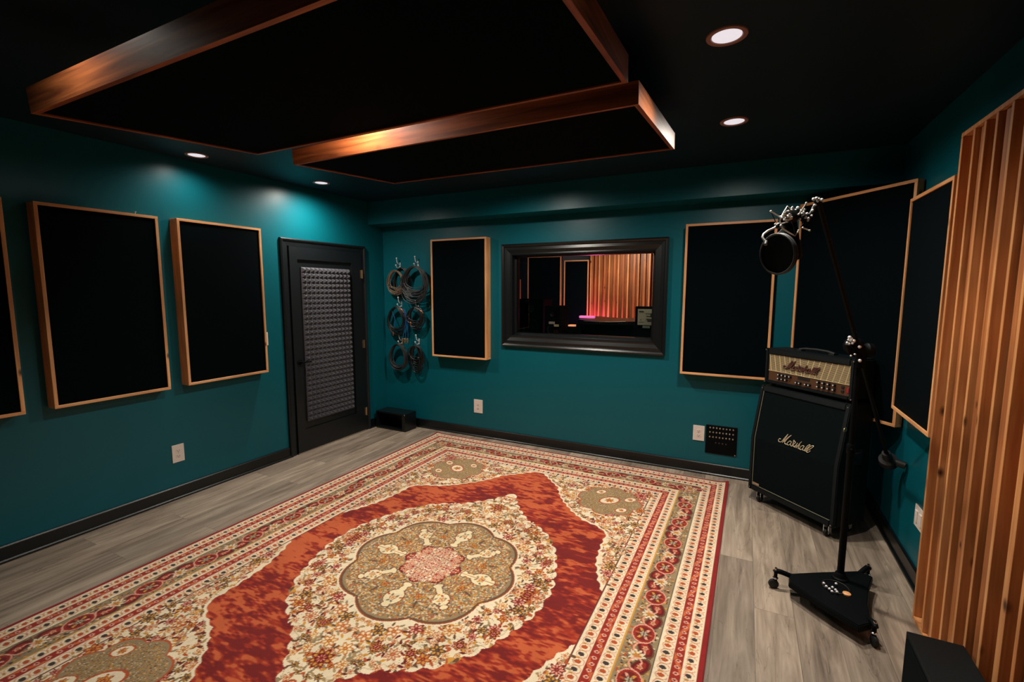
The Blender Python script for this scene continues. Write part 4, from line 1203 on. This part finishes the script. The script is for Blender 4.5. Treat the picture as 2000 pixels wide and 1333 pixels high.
add_tube(bm, [atd(*K(430, 630), DM-.02), atd(*K(500, 615), DM-.02), atd(*K(600, 590), DM-.02)], [.006, .013, .011], 14)
add_tube(bm, [atd(*K(500, 470), DM-.01), atd(*K(560, 455), DM-.01), atd(*K(600, 440), DM)], [.006, .009, .007], 12)
add_tube(bm, [atd(*K(410, 530), DM-.02), atd(*K(450, 515), DM-.02)], .009, 12)
obj('mount_clamp', bm, M['nickel'], mic, smooth=True, world=True)
bm = bmesh.new()
add_tube(bm, [atd(*K(430, 640), DM), atd(*K(620, 560), DM+.01), atd(*K(720, 470), DM+.02), atd(*K(830, 560), DM+.02)], [.026, .028, .016, .018], 16)
obj('mount_basket', bm, M['metal_black'], mic, smooth=True, world=True)

# pop filter: a round screen turned about 40 degrees from the camera
pc = atd(1519.5, 496.5, 1.74)
pf = thing('pop_filter', 'round black mesh pop filter clipped in front of the studio microphone', 'pop filter', tuple(pc), 0)
toc = (CAM-pc).normalized(); side = toc.cross(Vector((0, 0, 1))).normalized()
up_ = (Vector((0, 0, 1))-RI*.16); up_ = (up_-toc*up_.dot(toc)).normalized(); side = up_.cross(toc).normalized()
nrm = (toc*math.cos(.72)-side*math.sin(.72)).normalized()
ex = up_.cross(nrm).normalized(); ey = nrm.cross(ex).normalized(); RR = .0735
circ = lambda r_, o_, n_=56: [pc+nrm*o_+(ex*math.cos(2*PI*j/n_)+ey*math.sin(2*PI*j/n_))*r_ for j in range(n_)]
bm = bmesh.new(); add_tube(bm, circ(RR, .004), .0042, 10, closed=True); add_tube(bm, circ(RR, -.006), .0042, 10, closed=True)
obj('hoop', bm, M['cable_grey'], pf, smooth=True, world=True)
bm = bmesh.new(); add_lathe(bm, [(0, .002), (RR, .002), (RR, -.002), (0, -.002)], pc, nrm, 48)
obj('mesh_screen', bm, M['grille'], pf, world=True)
bm = bmesh.new()
gp = [(1521, 437), (1512, 446), (1500, 451), (1491, 458), (1489, 464), (1493, 470), (1498, 474)]
add_tube(bm, [atd(x, y, 1.77-.005*i) for i, (x, y) in enumerate(gp)], .0042, 10)
obj('gooseneck', bm, M['steelwire'], pf, smooth=True, world=True)
bm = bmesh.new(); add_ball(bm, atd(1519, 442, 1.765), .010, 12); add_tube(bm, [atd(1497, 472, 1.74), atd(1495, 478, 1.735)], .007, 10)
obj('clamp', bm, M['cable_grey'], pf, smooth=True, world=True)

# ------------------------------------------------------------------ black floor box near the camera
fb = thing('floor_speaker', 'black box speaker on the floor at the bottom right, against the slatted diffuser', 'speaker', (.73, 1.96, 0), 0)
obj('cabinet', box((-.088, -.29, .0), (.086, .29, .266), .003, 2), M['tolex'], fb)
obj('front_grille', box((-.0935, -.27, .02), (-.087, .268, .248), .002, 1), M['grille'], fb)

# ------------------------------------------------------------------ control room behind the window
CX0, CX1 = -5.2, .9
slab('floor_control_room', (CX0, YB+T, -.1), (CX1, YC, 0), M['floor'])
slab('ceiling_control_room', (CX0, YB+T, H), (CX1, YC+T, H+.1), M['ceil'])
slab('wall_control_far', (CX0, YC, 0), (CX1, YC+T, H), M['navy'])
slab('wall_control_left', (CX0-T, YB+T, 0), (CX0, YC+T, H), M['navy'])
slab('wall_control_right', (CX1, YB+T, 0), (CX1+T, YC+T, H), M['navy'])
# slatted wall piece
dr = thing('wood_diffuser', 'warm lit slatted wood diffuser seen through the window in the next room', 'sound diffuser', (-1.75, YC-.05, .3), 0)
rng = random.Random(4); x = -2.275; i = 0
while x < -1.16:
    k_ = i % 4; w_ = [.020, .058, .030, .044][k_]*rng.uniform(.85, 1.2); dpt = [.11, .02, .09, .045][k_]
    o_ = obj('slat', box((x, YC-dpt, .3), (x+w_, YC-.002, 2.46)), M[['slat_fin', 'slat_deep', 'slat_mid', 'slat_deep'][k_]], dr, world=True)
    x += w_; i += 1
panel('wood framed black acoustic panel on far wall beyond the window, beside the slatted wood', .425, .90, 2.108, (-2.748, YC), 0, .05)
panel('wood framed black acoustic panel beyond the window, seen only by its right edge', .62, .90, 2.19, (-3.42, YC), 0, .05)
panel('lowest wood framed panel beyond the window, glowing orange at the left edge', .55, 1.36, 1.80, (-4.12, YC), 0, .05)
# desk, console and monitors
YD = 5.25
dk = thing('mixing_desk', 'dark mixing desk with a curved top seen through the window', 'desk', (-1.4, YD, 0), 0)
z_d = at(1190, 626, 1, YD).z
bm = bmesh.new()
xa, xb = at(1130, 624, 1, YD).x, at(1246, 626, 1, YD).x
poly = [(xa, z_d-.02)]
for j in range(13):
    t_ = j/12; poly.append((xa+(xb-xa)*t_, z_d-.004-.016*(2*t_-1)**2*(-1)-.012))
poly += [(xb, z_d-.05), (xa, z_d-.05)]
add_prism(bm, [(xa, z_d-.05), (xb, z_d-.05), (xb, z_d-.002), ((xa+xb)/2, z_d-.016), (xa, z_d)], YD-.02, YD+.75, lambda a, b_, t_: Vector((a, t_, b_)))
obj('worktop', bm, M['trim'], dk, world=True)
bm = bmesh.new(); add_tube(bm, [at(1140, 627.2, 1, YD-.022), at(1165, 628.6, 1, YD-.022), at(1190, 629.2, 1, YD-.022), at(1222, 628.4, 1, YD-.022)], .0035, 6)
obj('edge_strip', bm, M['nickel'], dk, world=True)
bm = bmesh.new()
for px in (1130, 1241): 
    p = at(px, 640, 1, YD); add_box(bm, (p.x-.03, YD, 0), (p.x+.03, YD+.7, z_d-.05))
add_box(bm, (xa, YD+.3, .5), (xb, YD+.33, z_d-.05))
obj('pedestal', bm, M['trim'], dk, world=True)
for px0, px1, py in ((1157, 1176, 632.5), (1209, 1231, 632)):
    bm = bmesh.new()
    for k_ in range(5):
        p = at(px0+(px1-px0)*k_/4, py-k_*.3, 1, YD-.03); add_ball(bm, p, .005, 8)
        add_tube(bm, [p, p+Vector((0, .035, 0))], .003, 6)
    obj('patch_jacks', bm, M['chrome'], dk, smooth=True, world=True)
def speaker(label, px0, px1, py0, py1, Y, dep=.30):
    a, b_ = at(px0, py0, 1, Y), at(px1, py1, 1, Y)
    t_ = thing('studio_monitor', label, 'speaker', ((a.x+b_.x)/2, Y, 0), 0, 'studio monitors beyond the window')
    obj('cabinet', box((a.x, Y, b_.z), (b_.x, Y+dep, a.z), .008, 2), M['case'], t_, world=True)
    w_ = b_.x-a.x; cx = (a.x+b_.x)/2; h_ = a.z-b_.z
    obj('woofer', lathe([(w_*.33, 0), (w_*.33, .006), (w_*.28, .004), (w_*.10, -.02), (0, -.015)], (cx, Y, b_.z+h_*.33), (0, -1, 0), 24), M['rubber'], t_, smooth=True, world=True)
    obj('tweeter', lathe([(w_*.13, 0), (w_*.13, .004), (w_*.09, .001), (0, .006)], (cx, Y, b_.z+h_*.76), (0, -1, 0), 20), M['nickel'], t_, smooth=True, world=True)
    st_ = obj('stand', box((cx-.05, Y+.08, 0), (cx+.05, Y+.2, b_.z)), M['metal_black'], t_, world=True)
    return t_
s1 = speaker('tall dark studio monitor at the left side of the window view', 1014, 1060, 584, 668, 5.35)
p = at(1026, 588, 1, 5.34); obj('badge', box((p.x, 5.342, p.z-.004), (p.x+.045, 5.35, p.z+.004)), M['nickel'], s1, world=True)
s2 = speaker('second shorter dark studio monitor with small labels, right of the tall one', 1064, 1093, 598, 668, 5.20)
for px, py, w_, h_, mt in ((1072, 628.5, 11, 5, 'white'), (1082, 634, 9, 4.5, 'cream'), (1081, 645, 9, 8, 'copper')):
    a, b_ = at(px, py, 1, 5.19), at(px+w_, py+h_, 1, 5.19)
    obj('label_sticker', box((a.x, 5.19, b_.z), (b_.x, 5.20, a.z)), M[mt], s2, world=True)
# rack unit with pale face at the right
Yr = 5.1
a, b_ = at(1241, 599, 1, Yr), at(1281, 662, 1, Yr)
rk = thing('rack_unit', 'black rack with a pale beige meter panel at the right end of the window view', 'rack', ((a.x+b_.x)/2, Yr, 0), 0)
obj('rack_case', box((a.x, Yr, 0), (b_.x, Yr+.12, a.z), .004, 1), M['case'], rk, world=True)
a2, b2 = at(1246, 604, 1, Yr-.006), at(1276, 636, 1, Yr-.006)
mp_ = obj('meter_panel', box((a2.x, Yr-.006, b2.z), (b2.x, Yr-.0005, a2.z), .001, 1), simple('beige_meter_face', (206, 202, 170), .5), rk, world=True)
bm = bmesh.new()
for fx, fz, fw_, fh in ((.08, .80, .30, .08), (.08, .16, .32, .03), (.55, .55, .3, .03), (.5, .72, .35, .02), (.55, .35, .38, .05), (.18, .30, .06, .06), (.62, .22, .25, .08), (.8, .5, .15, .25)):
    X0 = a2.x+(b2.x-a2.x)*fx; Z0 = b2.z+(a2.z-b2.z)*fz
    add_box(bm, (X0, Yr-.0075, Z0), (X0+(b2.x-a2.x)*fw_, Yr-.0055, Z0+(a2.z-b2.z)*fh))
obj('panel_marks', bm, M['slot'], mp_, world=True)
a3, b3 = at(1255, 636.5, 1, Yr-.006), at(1269, 641.5, 1, Yr-.006)
obj('strip_label', box((a3.x, Yr-.006, b3.z), (b3.x, Yr-.0005, a3.z)), simple('grey_label', (150, 170, 150), .5), rk, world=True)
# pink lit bar lamp on the desk
pl = thing('bar_lamp', 'glowing pink bar lamp on the desk beyond the window', 'lamp', tuple(at(1146, 622, 1, YD+.1)), 0)
M['pink'] = simple('pink_lamp', (255, 120, 190), .5, emit=(245, 120, 190), es=.85)
a, b_ = at(1131, 617, 1, YD+.05), at(1160, 622.5, 1, YD+.05)
obj('lamp_tube', box((a.x, YD+.05, b_.z), (b_.x, YD+.11, a.z), .008, 3), M['pink'], pl, world=True)
# orange lit strip on the left side of the desk
a, b_ = at(1109, 635, 1, 5.5), at(1121, 638, 1, 5.5)
o_ = obj('display_strip', box((a.x, 5.5, b_.z), (b_.x, 5.6, a.z), .002, 1), simple('amber_display', (255, 170, 110), .5, emit=(255, 165, 110), es=.8))
tag(o_, 'small amber lit display strip beyond the window, left of the desk', 'display')
a = at(1115, 640, 1, 5.5)
rc = obj('equipment_rack', box((a.x-.14, 5.5, 0), (a.x+.14, 5.9, at(1115, 638.2, 1, 5.5).z), .004, 1), M['trim'])
tag(rc, 'low black equipment rack beyond the window, carrying the amber display strip', 'rack')
# control room wall lamps, plus an added pink glow and desk fill
def area(name, loc, rot, sx, sy, en, col):
    l = bpy.data.lights.new(name, 'AREA'); l.shape = 'RECTANGLE'; l.size = sx; l.size_y = sy; l.energy = en; l.color = col
    o = bpy.data.objects.new(name, l); COL.objects.link(o); o.location = loc; o.rotation_euler = rot; return o
def spot(name, loc, tgt, en, col, size, blend, rad=.05):
    l = bpy.data.lights.new(name, 'SPOT'); l.energy = en; l.color = col; l.spot_size = math.radians(size); l.spot_blend = blend; l.shadow_soft_size = rad
    o = bpy.data.objects.new(name, l); COL.objects.link(o); o.location = loc
    o.rotation_euler = (Vector(tgt)-Vector(loc)).to_track_quat('-Z', 'Y').to_euler(); return o
spot('control_room_wall_lamp', (-1.55, 6.3, 2.5), (-1.7, YC, 1.3), 95, (1, .80, .60), 95, .8)
spot('control_room_wall_lamp', (-2.9, 6.3, 2.5), (-2.9, YC, 1.5), 26, (1, .85, .7), 90, .9)
pk = bpy.data.lights.new('pink_glow', 'POINT'); pk.energy = 20; pk.color = (1, .12, .45); pk.shadow_soft_size = .05  # unseen point light added near the far wall to tint the slats pink
po = bpy.data.objects.new('pink_glow', pk); COL.objects.link(po); po.location = (-2.16, YC-.35, .98)
spot('control_room_desk_fill', (-1.5, 4.9, 2.5), (-1.2, 5.2, 1.2), 34, (1, .88, .75), 100, .8)  # unseen spot added to brighten the desk and meter panel
